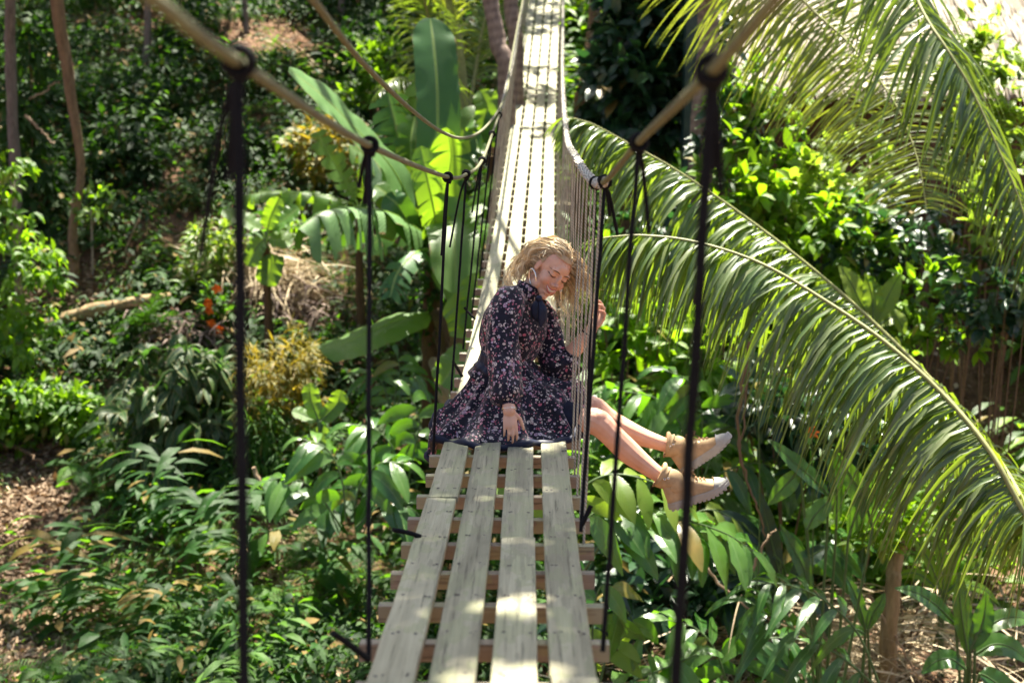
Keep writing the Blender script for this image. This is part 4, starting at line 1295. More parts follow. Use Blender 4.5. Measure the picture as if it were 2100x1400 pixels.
def shoot(parent, pts, n, L, W, mat, prof='oval', droop=.9, t0=.2, K=6, tint=(.2, .9), spread=.95, along=.55, ruf=.10, sr=.010, smat='stem', up=(0, -.35, 1), fold=.18):
    P = spline(np.array(pts), 40); T = nrm(np.gradient(P, axis=0))
    ts = np.linspace(t0, 1, n); ii = (ts * 39).astype(int)
    S = nrm(np.cross(T[ii], np.asarray(up, float))); sd = np.where(np.arange(n) % 2, 1, -1)[:, None]
    D = nrm(S * sd * spread + T[ii] * along + rng.normal(0, .12, (n, 3)))
    D[-1] = T[-1]
    N = nrm(np.cross(S, T[ii]) + rng.normal(0, .15, (n, 3)))
    N *= np.sign(np.sum(N * np.asarray(up), 1, keepdims=True))
    mb = MB(); s = rng.uniform(.8, 1.1, n) * np.clip(.7 + .6 * np.sin(ts * 3.1), .5, 1.1)
    leaves(mb, P[ii], D, N, L * s, W * s, droop * rng.uniform(.6, 1.4, n), fold, prof, K, rng.uniform(*tint, n), ruf)
    o = part(mb, 'shoot', mat, parent)
    sm = MB(); tube(sm, P, np.linspace(sr, sr * .4, 40), 7)
    part(sm, 'stem', M[smat], o)
    return o
# ================================================================ plants: what stands where
# ---- undergrowth prototypes as arrays, scattered by the thousand
def proto(fn, *a):
    m = MB(); fn(m, *a); return m.arrays()
def p_fern(m, nf=8, L=.5, np_=11):
    for i in range(nf):
        a = i / nf * 6.283 + rng.uniform(-.3, .3); el = rng.uniform(.5, 1.1)
        d = np.array([math.cos(a) * math.cos(el), math.sin(a) * math.cos(el), math.sin(el)])
        l = L * rng.uniform(.7, 1.1); pts = [np.zeros(3)]; dd = d.copy()
        for k in range(10):
            dd = nrm(dd + np.array([0, 0, -.16])); pts.append(pts[-1] + dd * l / 10)
        P = spline(pts, np_ * 2); T = nrm(np.gradient(P, axis=0)); S = nrm(np.cross(T, [0, 0, 1.0])); t = np.linspace(0, 1, len(P))
        tint = rng.uniform(.1, .9)
        for sd in (-1, 1):
            leaves(m, P[2:], nrm(S[2:] * sd + T[2:] * .45), np.cross(S, T)[2:], l * .24 * np.sin(np.pi * t[2:] ** .7) ** .8 + .008, l * .052, .35, .1, 'strap', 1, tint)
def p_broad(m, n=16, L=.17, W=.085, prof='oval', spread=.22, hgt=.30, K=2):
    P = rng.normal(0, 1, (n, 3)) * np.array([spread, spread, 0]); P[:, 2] = rng.uniform(.05, 1, n) * hgt
    D = nrm(P * np.array([1, 1, 0]) / spread + rng.normal(0, .5, (n, 3)) + np.array([0, 0, .15]))
    leaves(m, P, D, nrm(np.array([0, 0, 1.0]) + rng.normal(0, .35, (n, 3))), L * rng.uniform(.6, 1.3, n), W * rng.uniform(.7, 1.2, n), rng.uniform(.2, 1.2, n), .2, prof, K)
def p_lance(m, n=14, L=.5, W=.06):
    a = rng.random(n) * 6.283; el = rng.uniform(.5, 1.35, n)
    D = np.stack([np.cos(a) * np.cos(el), np.sin(a) * np.cos(el), np.sin(el)], -1)
    leaves(m, D * .02, D, nrm(np.array([0, 0, 1.0]) + rng.normal(0, .3, (n, 3))), L * rng.uniform(.6, 1.2, n), W, rng.uniform(.6, 1.8, n), .3, 'strap', 5)
def p_shoots(m, ns=4):
    for i in range(ns):
        a = rng.random() * 6.283; h = rng.uniform(.5, 1.0); b = np.array([math.cos(a), math.sin(a), 0]) * .12
        P = spline([b, b * 2 + np.array([0, 0, h * .6]), b * 5 + np.array([0, 0, h])], 12); n = 11
        T = nrm(np.gradient(P, axis=0)); S = nrm(np.cross(T, [0.1, 0, 1.0])); sd = np.where(np.arange(n) % 2, 1, -1)[:, None]
        leaves(m, P[1:], nrm(S[1:] * sd + T[1:] * .5), nrm(np.array([0, 0, 1.0]) + rng.normal(0, .2, (n, 3))), .30 * rng.uniform(.8, 1.2, n), .085, .9, .2, 'oval', 3, np.clip(rng.uniform(.15, .85) + rng.normal(0, .1, n), 0, 1))
def scatter(protos, pts, sc_, tilt=.15, tj=.15):
    out = MB(); k = len(pts); which = rng.integers(0, len(protos), k)
    for w, (V, F, T, UV) in enumerate(protos):
        ii = np.nonzero(which == w)[0]
        if not len(ii): continue
        a = rng.random(len(ii)) * 6.283; s = rng.uniform(*sc_, len(ii))
        c, sn = np.cos(a), np.sin(a)
        Rm = np.zeros((len(ii), 3, 3)); Rm[:, 0, 0] = c; Rm[:, 0, 1] = -sn; Rm[:, 1, 0] = sn; Rm[:, 1, 1] = c; Rm[:, 2, 2] = 1
        X = np.einsum('nij,vj->nvi', Rm, V) * s[:, None, None]
        tx, ty = rng.normal(0, tilt, (2, len(ii), 1)); X[:, :, 0] += tx * X[:, :, 2]; X[:, :, 1] += (ty - .12) * X[:, :, 2]
        X += pts[ii][:, None]
        n = len(V)
        FF = (F[None] + (np.arange(len(ii)) * n)[:, None, None]).reshape(-1, 4)
        TT = np.clip(T[None] + rng.normal(0, tj, (len(ii), 1)), 0, 1).reshape(-1)
        out.add(X.reshape(-1, 3), FF, TT, np.tile(UV, (len(ii), 1)))
    return out
def area(n, x0, x1, y0, y1):
    X = rng.uniform(x0, x1, n); Y = rng.uniform(y0, y1, n)
    return X, Y
# clearings where the leaf litter shows (world x, y, rx, ry)
clear = [(*gpt(20, 1150)[:2], 1.1, 1.8), (*gpt(40, 1340)[:2], .9, 1.0), (*gpt(330, 390)[:2], .4, .6), (*gpt(560, 90)[:2], 1.3, 1.0), (*gpt(600, 630)[:2], .9, .6), (*gpt(110, 610)[:2], .7, .5), (*gpt(540, 1160)[:2], .6, .4),
         (*gpt(1750, 1340)[:2], 1.9, 1.2), (*gpt(2040, 1120)[:2], .8, 1.6), (*gpt(2010, 870)[:2], 1.2, 1.6), (*gpt(380, 480)[:2], .4, .5), (*gpt(290, 60)[:2], .6, .4), (*gpt(1500, 300)[:2], .8, .8)]
def clearing(X, Y):
    m = np.zeros(X.shape, bool)
    for x, y, rx, ry in clear: m |= ((X - x) / rx) ** 2 + ((Y - y) / ry) ** 2 < 1 + .5 * np.sin(X * 3 + Y * 2)
    return m
mx, my = gpt(500, 1200)[:2]; px_, py_ = gpt(290, 1090)[:2]
def meadow(X, Y):
    return (((X - mx) / 1.7) ** 2 + ((Y - my) / 1.5) ** 2 < 1) | ((X - px_) ** 2 + (Y - py_) ** 2 < .8)
def patch(X, Y, s, f=1.0):
    return np.sin(X * 1.3 * f + s) * np.cos(Y * 1.1 * f - s * 2) + .6 * np.sin(X * 2.9 * f - Y * 2.3 * f + s * 3)
def vis(X, Y, m=1.0):
    """only where the photograph's surroundings could be looked at"""
    return np.abs(X) < Y * .42 + m
def spread(n, x0, x1, y0, y1, keep):
    X, Y = area(n, x0, x1, y0, y1)
    k = vis(X, Y) & keep(X, Y); X, Y = X[k], Y[k]
    return np.stack([X, Y, terrain(X, Y) - .02], -1)
P1 = [proto(p_broad) for _ in range(4)] + [proto(p_broad, 12, .24, .10, 'oval', .2, .4, 3) for _ in range(2)]
P2 = [proto(p_fern, 8, .5, 10) for _ in range(4)]
P3 = [proto(p_lance) for _ in range(3)]
P4 = [proto(p_shoots) for _ in range(4)]
P5 = [proto(p_broad, 34, .06, .035, 'oval', .20, .14, 1) for _ in range(4)]
P6 = [proto(p_broad, 30, .09, .045, 'oval', .22, .30, 2) for _ in range(4)]
def stuff(mb, name, mat, label, cat):
    o = mb.build(name, M[mat]); tag(o, label, cat, None, 'stuff'); return o
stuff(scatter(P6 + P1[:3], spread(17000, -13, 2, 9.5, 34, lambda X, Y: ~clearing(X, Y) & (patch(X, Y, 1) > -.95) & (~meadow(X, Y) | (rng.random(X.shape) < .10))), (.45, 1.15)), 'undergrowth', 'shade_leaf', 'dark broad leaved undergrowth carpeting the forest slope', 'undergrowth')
stuff(scatter(P2, spread(4200, -13, 6, 9.5, 30, lambda X, Y: ~clearing(X, Y) & (patch(X, Y, 4) > -.15) & ~meadow(X, Y)), (.5, 1.15)), 'fern_undergrowth', 'fern', 'green fern fronds growing among the undergrowth', 'ferns')
P7 = [proto(p_fern, 7, .6, 7) for _ in range(3)] + [proto(p_shoots, 3), proto(p_broad, 14, .2, .09, 'oval', .2, .35, 3)]
stuff(scatter(P7, spread(330, -6, 0, 9.5, 15, lambda X, Y: meadow(X, Y)), (.7, 1.3)), 'fern_undergrowth', 'fern', 'low ferns filling the slope between the clearing and the planks', 'ferns')
stuff(scatter(P3 + P4, spread(2300, -13, 13, 9, 30, lambda X, Y: ~clearing(X, Y) & (patch(X, Y, 7) > .15) & ~meadow(X, Y) & ~((X > 1.6) & (Y < 12.5))), (.4, .85)), 'leafy_undergrowth', 'fern', 'fresh green long leaved plants filling the shaded forest floor', 'undergrowth')
stuff(scatter(P5, spread(9000, -10, 12, 8.5, 26, lambda X, Y: ((meadow(X, Y) | (patch(X, Y, 2, 1.6) > .05)) & (~clearing(X, Y) | (rng.random(X.shape) < .22)))), (.6, 1.5)), 'ground_cover', 'bright', 'low bright green ground cover between the dry leaves', 'ground cover')
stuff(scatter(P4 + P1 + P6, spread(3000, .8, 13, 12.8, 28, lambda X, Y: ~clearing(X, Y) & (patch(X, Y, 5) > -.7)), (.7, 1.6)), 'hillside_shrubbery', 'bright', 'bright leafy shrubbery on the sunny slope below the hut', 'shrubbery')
# litter
n = 52000
X, Y = area(n, -13, 13, 8.5, 33); k = vis(X, Y) & (clearing(X, Y) | (rng.random(n) < .35) | ((X > 1.4) & (Y < 13))); X, Y = X[k], Y[k]; n = len(X)
mb = MB(); D = rdir(n, 0); D[:, 2] *= .25
leaves(mb, np.stack([X, Y, terrain(X, Y) + rng.uniform(.005, .05, n)], -1), D, nrm(np.array([0, 0, 1.0]) + rng.normal(0, .45, (n, 3))), rng.uniform(.05, .17, n), rng.uniform(.025, .07, n), rng.uniform(-.5, .6, n), rng.uniform(-.3, .6, n), 'oval', 2)
n = 150000
X, Y = area(n, -8, 0, 9.5, 18); k = vis(X, Y) & clearing(X, Y); X, Y = X[k], Y[k]; n = len(X); D = rdir(n, 0); D[:, 2] *= .25
leaves(mb, np.stack([X, Y, terrain(X, Y) + rng.uniform(.002, .03, n)], -1), D, nrm(np.array([0, 0, 1.0]) + rng.normal(0, .5, (n, 3))), rng.uniform(.03, .10, n), rng.uniform(.015, .045, n), rng.uniform(-.5, .6, n), rng.uniform(-.3, .6, n), 'oval', 2)
stuff(mb, 'leaf_litter', 'litter', 'brown dry leaf litter covering the bare ground', 'leaf litter')

# ---- trees whose trunks show: trunk, limbs, crown above the picture
trees = []
def tree(label, pts, radii, mat, name='tree', cat='tree', group=None):
    t = top(name, pts[0], label, cat, group)
    trunk_part(t, pts, radii, mat, 'trunk', 12)
    trees.append((t, np.asarray(pts[-1]), mat)); return t
b1 = gpt(26, 330); u1 = Q(20, 0, 20.0); d1 = (b1 - VIEW)[1] * CP - (b1 - VIEW)[2] * SP
d1 = GD(60, 500) - .6; b1 = drop(Q(26, 330, d1))
tree('slim grey trunk at the picture edge with drooping side twigs', [b1, Q(22, 150, d1), Q(20, 0, d1 - .3), Q(10, -300, d1 - .8), Q(10, -520, d1 - 2)], [.075, .07, .065, .06, .045], M['bark'])
b2 = gpt(153, 572); d2 = (b2 - VIEW)[1] * CP - (b2 - VIEW)[2] * SP
tree('slender warm brown trunk leaning away up the dark slope', [b2, Q(150, 470, d2), Q(166, 345, d2), Q(140, 160, d2 - .2), Q(116, 0, d2 - .4), Q(70, -350, d2 - 1), Q(40, -560, d2 - 2)], [.075, .062, .052, .072, .082, .08, .06], M['barkred'])
b3 = gpt(190, 565); d3 = (b3 - VIEW)[1] * CP - (b3 - VIEW)[2] * SP
t3 = top('sapling', b3, 'pencil thin sapling with a pale sunlit leaf tuft', 'sapling')
trunk_part(t3, [b3, Q(189, 500, d3), Q(186, 430, d3)], [.016, .014, .010], M['barkpale'])
mb = MB(); foliage(mb, [(Q(190, 420, d3), (.28, .25, .22), 90)], .12, .05); part(mb, 'crown', M['bright'], t3)
b5 = gpt(1052, 235); d5 = min((b5 - VIEW)[1] * CP - (b5 - VIEW)[2] * SP, 19.5)
tree('pinkish palm trunk rising left of the bridge end', [drop(Q(1042, 300, 16.2)), Q(1040, 200, 16.2), Q(1022, 90, 16.2), Q(1008, 0, 16.2), Q(996, -250, 16.2), Q(1005, -420, 16.2)], [.12, .10, .095, .09, .09, .08], M['palmtrunk'])
tree('second palm trunk half hidden behind the bridge net', [drop(Q(1062, 300, 17.2)), Q(1058, 120, 17.2), Q(1050, 0, 17.2), Q(1050, -420, 17.2)], [.11, .09, .09, .08], M['palmtrunk'])
tree('brown trunk in the dark foliage right of the bridge', [drop(Q(1190, 330, 18.5)), Q(1192, 230, 18.5), Q(1204, 150, 18.5), Q(1222, 0, 18.7), Q(1240, -400, 18)], [.12, .10, .085, .08, .07], M['barkred'])
# far trunks on the slope, dim
for i, (u, v, lean, r, lab) in enumerate(((300, 150, 10, .06, 'dim thin trunk on the upper dark slope'), (505, 70, -14, .05, 'dim leaning pole trunk near the sunlit litter patch'), (700, 40, 6, .06, 'dim upright trunk behind the slack cable'))):
    b = gpt(u, v); d = (b - VIEW)[1] * CP - (b - VIEW)[2] * SP
    tree(lab, [b, Q(u + lean * .4, v - 150, d), Q(u + lean, v - 420, d)], [r, r * .9, r * .7], M['bark'])

# ---- overhead crowns: leaves kept or left out by where their shadow lands
S_ = np.array(SUNV)
lit = []      # (point, radius) that the photograph shows in direct sun
for d in np.arange(6.7, 15.3, .35): lit += [(deck(d, -.15), .30), (deck(d, .15), .30)]
for d in (16.6, 18.4, 20.6): lit.append((deck(d), .32))
for d, x in [(3.58 + .02 * q, -.25 + .085 * q) for q in range(7)] + [(3.05, -.22), (3.05, -.12), (3.06, .0), (3.07, .12), (3.08, .22)]: lit.append((deck(d, x), -.04))
lit += [(Q(1150, 508, 5.98), .14), (Q(1182, 590, 5.98), .09), (Q(1075, 545, 6.0), .09), (Q(1300, 890, 6.0), .20), (Q(1440, 930, 6.05), .16), (Q(1470, 1000, 5.9), .10)]
def L_(u, v, r, d=None):
    lit.append((gpt(u, v) if d is None else Q(u, v, d), r))
for a in ((30, 400, 1.0, GD(38, 790) - .3), (50, 520, 1.2, GD(38, 790) - .3), (60, 650, 1.2, GD(38, 790) - .3), (90, 830, 1.0), (20, 880, .8), (330, 1170, .55), (360, 1230, .5), (420, 1130, .35), (90, 1290, .45), (230, 1300, .35), (540, 600, 1.1), (560, 85, .7), (500, 130, .4), (290, 40, .5),
          (660, 210, .5, 15.5), (720, 440, .6, 15.3), (900, 200, .9, 15.5), (920, 340, .6, 15.5), (930, 540, .6, 15.2), (560, 440, .6, 15.5), (800, 670, .45, 15), (520, 440, .5), (660, 820, .5, 13), (640, 930, .6, 12), (700, 860, .5, 12), (680, 330, .7), (250, 720, .4), (290, 760, .5),
          (760, 300, .5, 15.5), (960, 250, .6, 17), (940, 60, .6, 17), (700, 1190, .35), (560, 1080, .3), (440, 600, .25), (450, 840, .3, 13), (1100, 30, .6, 20), (1600, 90, 1.2, 17.5), (1800, 90, 1.2, 17.5), (2000, 90, 1.2, 17.5), (1790, 600, .8, 13), (1650, 430, 1.2, 14), (1800, 430, 1.2, 13.6), (1560, 300, .8, 14), (2060, 300, .9, 13), (1290, 1080, .5, 9.4), (1400, 1090, .5, 9.4), (1500, 1120, .4, 9.4), (1280, 1280, .5, 10), (1400, 1370, .5, 10), (1700, 1340, 1.2), (1950, 1340, 1.0), (1990, 1000, 1.0), (1330, 820, .5, 12), (480, 1180, .5), (560, 1250, .35), (380, 1330, .4), (260, 1160, .35)): L_(*a)
LP = np.array([p for p, r in lit]); LRr = np.array([r for p, r in lit])
def canopy_points(n, x0, x1, y0, y1, z0, z1):
    C = np.stack([rng.uniform(x0, x1, n), rng.uniform(y0, y1, n), rng.uniform(z0, z1, n)], -1)
    return C
C = canopy_points(125000, -13, 9, 6, 44, 10.0, 14.5)
C[:, 2] = np.maximum(C[:, 2], terrain(C[:, 0], C[:, 1]) + 4.5 + rng.random(len(C)) * 3)
# where the leaf's shadow meets the ground
s = (C[:, 2] - 2.0) / S_[2]; Gd = C - S_ * s[:, None]
for _ in range(4):
    s = (C[:, 2] - terrain(Gd[:, 0], Gd[:, 1])) / S_[2]; Gd = C - S_ * s[:, None]
sw = (C[:, 2] - 3.7) / S_[2]; Wd = C - S_ * sw[:, None]            # at the height of the bridge
pk = np.where(Gd[:, 0] < .4, np.where(Gd[:, 1] > 16.5, 1.1, .55), np.where((Gd[:, 0] < 3.5) & (Gd[:, 1] > 17), .30, .10))
pk = pk * np.clip(.75 + .55 * patch(Gd[:, 0], Gd[:, 1], 9, 1.2), .15, 1.3)
pk = np.where((Gd[:, 1] < 8.5), .0, pk)
nearb = (np.abs(Wd[:, 0] - .15) < 1.1) & (Wd[:, 1] > 1.2) & (Wd[:, 1] < 6.6)
pk = np.where(nearb, np.where(Wd[:, 1] < 5.5, .85, .70), pk)
keep = rng.random(len(C)) < pk
C = C[keep]
E_ = canopy_points(16000, -2.5, 4.2, 4.5, 17, 10.0, 13.5); We = E_ - S_ * ((E_[:, 2] - 3.7) / S_[2])[:, None]  # extra unseen leaves added to shade the near planks and the woman
E_ = E_[(np.abs(We[:, 0] - .15) < 1.1) & (We[:, 1] > 1.0) & (We[:, 1] < 6.4)]
C = np.concatenate([C, E_])
hole = np.zeros(len(C), bool)
for p, r in zip(LP, LRr):
    q = C - p; al = q @ S_; dist = np.linalg.norm(q - al[:, None] * S_, axis=1)
    hole |= (dist < r + .10) & (al > 0)
C = C[~hole]
TP = np.array([t[1] for t in trees]); own = np.argmin(np.linalg.norm(C[:, None, :2] - TP[None, :, :2], axis=2), 1)
for i, (t, tp, mat) in enumerate(trees):
    q = C[own == i]; n = len(q)
    if n < 5: continue
    mb = MB()
    D = rdir(n, -.1); N = nrm(np.array([0, 0, 1.0]) + rng.normal(0, .6, (n, 3)))
    leaves(mb, q, D, N, rng.uniform(.18, .42, n), rng.uniform(.09, .18, n), .5, .2, 'oval', 2)
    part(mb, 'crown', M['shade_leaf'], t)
    lb = MB()
    for e in q[rng.integers(0, n, min(9, max(2, n // 150)))]:
        m_ = (tp + e) / 2 + np.array([0, 0, .5])
        tube(lb, spline([tp, m_, e], 12), np.linspace(.045, .012, 12), 6)
    part(lb, 'limb', mat, t)
# ================================================================ plants that can be pointed at
def dep(p):
    p = np.asarray(p) - VIEW
    return p[1] * CP - p[2] * SP
# ---- coconut palm whose crown is beyond the lower corner: two long arching fronds
pb = drop(Q(2230, 1150, 7.6))
palm1 = top('coconut_palm', pb, 'coconut palm leaning in from the lower corner with two huge arching fronds behind the boots', 'palm')
trunk_part(palm1, [pb, (pb + Q(2200, 1180, 7.6)) / 2, Q(2175, 1190, 7.5)], [.16, .14, .12], M['palmtrunk'])
frond(palm1, px([(2165, 1180, 7.45), (2098, 1050, 7.4), (2030, 925, 7.5), (1940, 815, 7.7), (1820, 705, 7.9), (1690, 615, 8.1), (1560, 540, 8.25), (1430, 497, 8.35), (1320, 483, 8.4), (1240, 488, 8.45), (1195, 500, 8.5)]), 290, .90, .038, M['palm'], 3.6, -.30, rr=.017, tint=(.35, 1.0), sweep=.5)
frond(palm1, px([(2170, 1175, 7.9), (2060, 960, 9.0), (1930, 800, 9.6), (1780, 650, 10), (1640, 530, 10.2), (1500, 425, 10.4), (1380, 345, 10.5), (1290, 295, 10.6), (1215, 255, 10.6), (1165, 240, 10.6)]), 230, .94, .040, M['palm'], 2.6, -.2, rr=.017, tint=(.2, .9), sweep=.6)
for ex, ez in ((1.6, .5), (1.2, -.9), (2.2, -.2)):      # the rest of its crown
    c0 = Q(2175, 1185, 7.5); e = np.array([ex, ez, 0])
    frond(palm1, [c0, c0 + e * .5 + np.array([0, 0, .8]), c0 + e * 1.1 + np.array([0, 0, .9]), c0 + e * 1.7 + np.array([0, 0, .2])], 90, .8, .04, M['palm'], 2.5, -.1, rr=.016)
# ---- palm whose crown is above the picture, two fronds hanging into view
pb = drop(Q(1432, 350, 15.5))
palm2 = top('coconut_palm', pb, 'tall grey palm trunk behind the thick black rope, its fronds hanging before the thatch', 'palm')
trunk_part(palm2, [pb, Q(1440, 260, 15.5), Q(1452, 120, 15.4), Q(1456, 0, 15.2), Q(1480, -200, 14.2), Q(1560, -360, 12.4), Q(1590, -370, 11.9)], [.16, .125, .115, .11, .11, .11, .12], M['palmtrunk'])
up_c = cv(0, 0, 1)
frond(palm2, px([(1580, -330, 12.3), (1585, -180, 12.1), (1600, -60, 11.9), (1660, 15, 11.8), (1737, 85, 11.6), (1800, 160, 11.4), (1850, 240, 11.2), (1885, 340, 11.0), (1900, 430, 10.9)]), 110, 1.12, .034, M['palmlit'], .55, -.1, up=up_c, tint=(.05, .8), sweep=.05, jitter=.08)
frond(palm2, px([(1590, -330, 11.6), (1720, -260, 10.9), (1830, -110, 10.4), (1894, 27, 10), (1943, 103, 9.8), (1995, 190, 9.7), (2040, 290, 9.6), (2091, 412, 9.5), (2130, 560, 9.4)]), 130, .98, .043, M['palm'], 2.6, -.2, tint=(.15, .95), sweep=.4)
frond(palm2, px([(1580, -330, 12), (1500, -200, 12.3), (1500, -80, 12.6), (1560, 0, 12.9), (1650, 70, 13), (1720, 160, 13), (1760, 280, 13)]), 100, 1.0, .032, M['palmlit'], .7, -.1, up=up_c, tint=(.3, 1), sweep=.1, jitter=.08)
# ---- young palm beyond the banana
b = gpt(945, 330); d = min(dep(b), 18.0)
b = drop(Q(945, 300, d))
yp = top('young_palm', b, 'young palm with upright glowing green fronds left of the bridge end', 'palm')
frond(yp, px([(948, 270, d), (944, 160, d), (930, 40, d - .1), (900, -60, d - .4), (850, -120, d - .8)]), 60, .85, .04, M['palmlit'], 1.0, .1, tint=(.1, .7), base_bare=.3, rr=.10)
frond(yp, px([(942, 280, d), (905, 160, d - .3), (880, 40, d - .6), (860, -40, d - 1)]), 60, .80, .04, M['palm'], 1.3, .0, tint=(.3, .9), base_bare=.2, rr=.035)
frond(yp, px([(952, 280, d), (975, 150, d + .2), (990, 60, d + .3), (1010, 0, d + .3), (1040, -40, d)]), 60, .75, .04, M['palm'], 1.2, .1, tint=(.3, .9), base_bare=.2, rr=.03)
frond(yp, px([(945, 285, d), (900, 210, d - .4), (860, 170, d - .8), (815, 160, d - 1.2), (780, 190, d - 1.5)]), 50, .6, .035, M['palm'], 1.3, .1, tint=(.2, .8), base_bare=.2, rr=.02)

# ---- the big banana plant
DB = 15.3
bb = drop(Q(884, 840, DB))
ban = top('banana_plant', bb, 'big banana plant with tall torn glowing leaves beside the bridge', 'banana plant')
trunk_part(ban, [bb, Q(884, 720, DB), Q(888, 600, DB), Q(893, 505, DB)], [.11, .105, .095, .07], M['pseudo'], 'trunk')
C0 = Q(893, 510, DB)
FC = cv(.15, .35, 1)
big_leaf(ban, px([(893, 425, DB), (896, 330, DB - .05), (897, 200, DB), (890, 100, DB + .1), (882, 38, DB + .2)]), .50, M['bananadull'], petiole=C0, n=cv(.35, .1, 1), fold=.15, droop=0, tint=.25, wav=.05)
big_leaf(ban, px([(850, 430, DB - .2), (800, 340, DB - .4), (735, 270, DB - .6), (665, 200, DB - .8), (592, 142, DB - 1)]), .50, M['bananadull'], petiole=C0, n=cv(.2, 1, .7), fold=.1, droop=.1, tint=.9, wav=.05)
big_leaf(ban, px([(862, 440, DB + .2), (838, 360, DB + .2), (815, 270, DB + .2), (795, 190, DB + .2)]), .62, M['bananadull'], petiole=C0, n=cv(.3, .2, 1), torn=.95, droop=.25, tint=.5)
big_leaf(ban, px([(897, 470, DB - .1), (912, 400, DB - .2), (925, 320, DB - .3), (915, 262, DB - .4)]), .48, M['banana'], petiole=C0, n=cv(-.25, .3, 1), fold=.25, torn=.5, droop=.2, tint=.75)
big_leaf(ban, px([(898, 475, DB - .3), (918, 450, DB - .5), (932, 500, DB - .8), (935, 600, DB - 1.0)]), .52, M['banana'], petiole=C0, n=cv(.1, .1, 1), fold=.1, droop=.0, tint=.85, wav=.04)
big_leaf(ban, px([(880, 480, DB), (840, 420, DB), (795, 370, DB + .1), (765, 320, DB + .2)]), .50, M['bananadull'], petiole=C0, n=cv(.6, -.6, .7), fold=.15, droop=.1, tint=.05, wav=.06)
big_leaf(ban, px([(872, 480, DB - .3), (800, 437, DB - .6), (720, 425, DB - .9), (660, 435, DB - 1.2), (612, 470, DB - 1.4)]), .46, M['bananadull'], petiole=C0, n=cv(-.1, 1, .5), torn=.8, droop=.6, tint=.95)
big_leaf(ban, px([(870, 500, DB), (830, 440, DB - .2), (800, 405, DB - .3), (770, 380, DB - .3)]), .40, M['banana'], petiole=C0, n=cv(.3, .6, .8), fold=.2, droop=.2, tint=.3)
big_leaf(ban, px([(905, 500, DB - .1), (945, 440, DB - .2), (985, 400, DB - .3), (1020, 370, DB - .5)]), .42, M['banana'], petiole=C0, n=cv(-.2, .6, .8), torn=.6, droop=.3, tint=.6)
big_leaf(ban, px([(900, 520, DB - .2), (950, 590, DB - .5), (968, 640, DB - .6), (975, 700, DB - .7)]), .46, M['banana'], petiole=C0, n=cv(.3, .4, 1), fold=.1, droop=.1, tint=.8)
big_leaf(ban, px([(878, 640, DB - .2), (820, 655, DB - .5), (750, 685, DB - .8), (700, 705, DB - 1), (655, 716, DB - 1.1)]), .42, M['banana'], petiole=Q(888, 600, DB), n=cv(.1, 1, .6), fold=.15, droop=.35, tint=.7, wav=.06)
big_leaf(ban, px([(880, 470, DB), (850, 380, DB + .1), (842, 300, DB + .1), (850, 240, DB + .2)]), .42, M['banana'], petiole=C0, n=cv(.3, .1, 1), fold=.2, droop=.1, tint=.1, torn=.3)
big_leaf(ban, px([(878, 490, DB - .1), (846, 470, DB - .3), (815, 420, DB - .5), (790, 400, DB - .5)]), .34, M['bananadull'], petiole=C0, n=cv(.4, .3, 1), fold=.2, droop=.2, tint=.2)
big_leaf(ban, px([(905, 490, DB), (960, 470, DB - .1), (1010, 470, DB - .3), (1030, 500, DB - .4)]), .34, M['banana'], petiole=C0, n=cv(-.1, .8, .8), fold=.2, droop=.3, tint=.5, torn=.4)
big_leaf(ban, px([(900, 440, DB + .3), (930, 360, DB + .4), (955, 300, DB + .4), (985, 270, DB + .3)]), .40, M['bananadull'], petiole=C0, n=cv(-.3, .3, 1), fold=.2, droop=.2, tint=.3, torn=.3)
for pts, w, mt, nn, tn, tr in (([(888, 470, DB + .2), (868, 370, DB + .3), (862, 250, DB + .4), (850, 150, DB + .5)], .40, 'banana', (.35, .1, 1), .3, .5),
                     ([(880, 470, DB + .1), (820, 380, DB + .2), (770, 330, DB + .2), (715, 300, DB + .1)], .36, 'banana', (.2, .8, .8), .6, .4),
                     ([(895, 480, DB - .4), (890, 430, DB - .6), (875, 360, DB - .7), (862, 300, DB - .7)], .34, 'banana', (.3, .2, 1), .8, .3),
                     ([(905, 500, DB - .3), (930, 460, DB - .5), (960, 430, DB - .6), (985, 440, DB - .7)], .30, 'banana', (-.1, .8, .8), .9, .4),
                     ([(880, 510, DB - .3), (850, 520, DB - .6), (815, 560, DB - .8), (800, 610, DB - .9)], .34, 'bananadull', (.1, .8, .8), .3, .6),
                     ([(885, 500, DB + .3), (840, 470, DB + .5), (790, 480, DB + .6), (750, 520, DB + .6)], .34, 'banana', (.1, .9, .7), .5, .6)):
    big_leaf(ban, px(pts), w, M[mt], petiole=C0, n=cv(*nn), fold=.2, droop=.25, tint=tn, torn=tr)
# dead leaf sheaths hanging by the stem
mb = MB()
for i in range(7):
    u = 885 + rng.uniform(-25, 70); v = 600 + rng.uniform(0, 200)
    blade(mb, [Q(u, v, DB - .1), Q(u + 15, v + 40, DB - .25), Q(u + rng.uniform(0, 30), v + 100, DB - .25)], .16, n=cv(.2, .2, 1), fold=.5, tint=rng.random())
part(mb, 'dead_leaf', M['litter'], ban)
# climbing vine on its stem
mb = MB(); foliage(mb, [(Q(884, 590, DB - .1), (.22, .2, .75), 260)], .11, .065, droop=.9)
vn = part(mb, 'climbing_vine', M['shade_leaf'], ban)

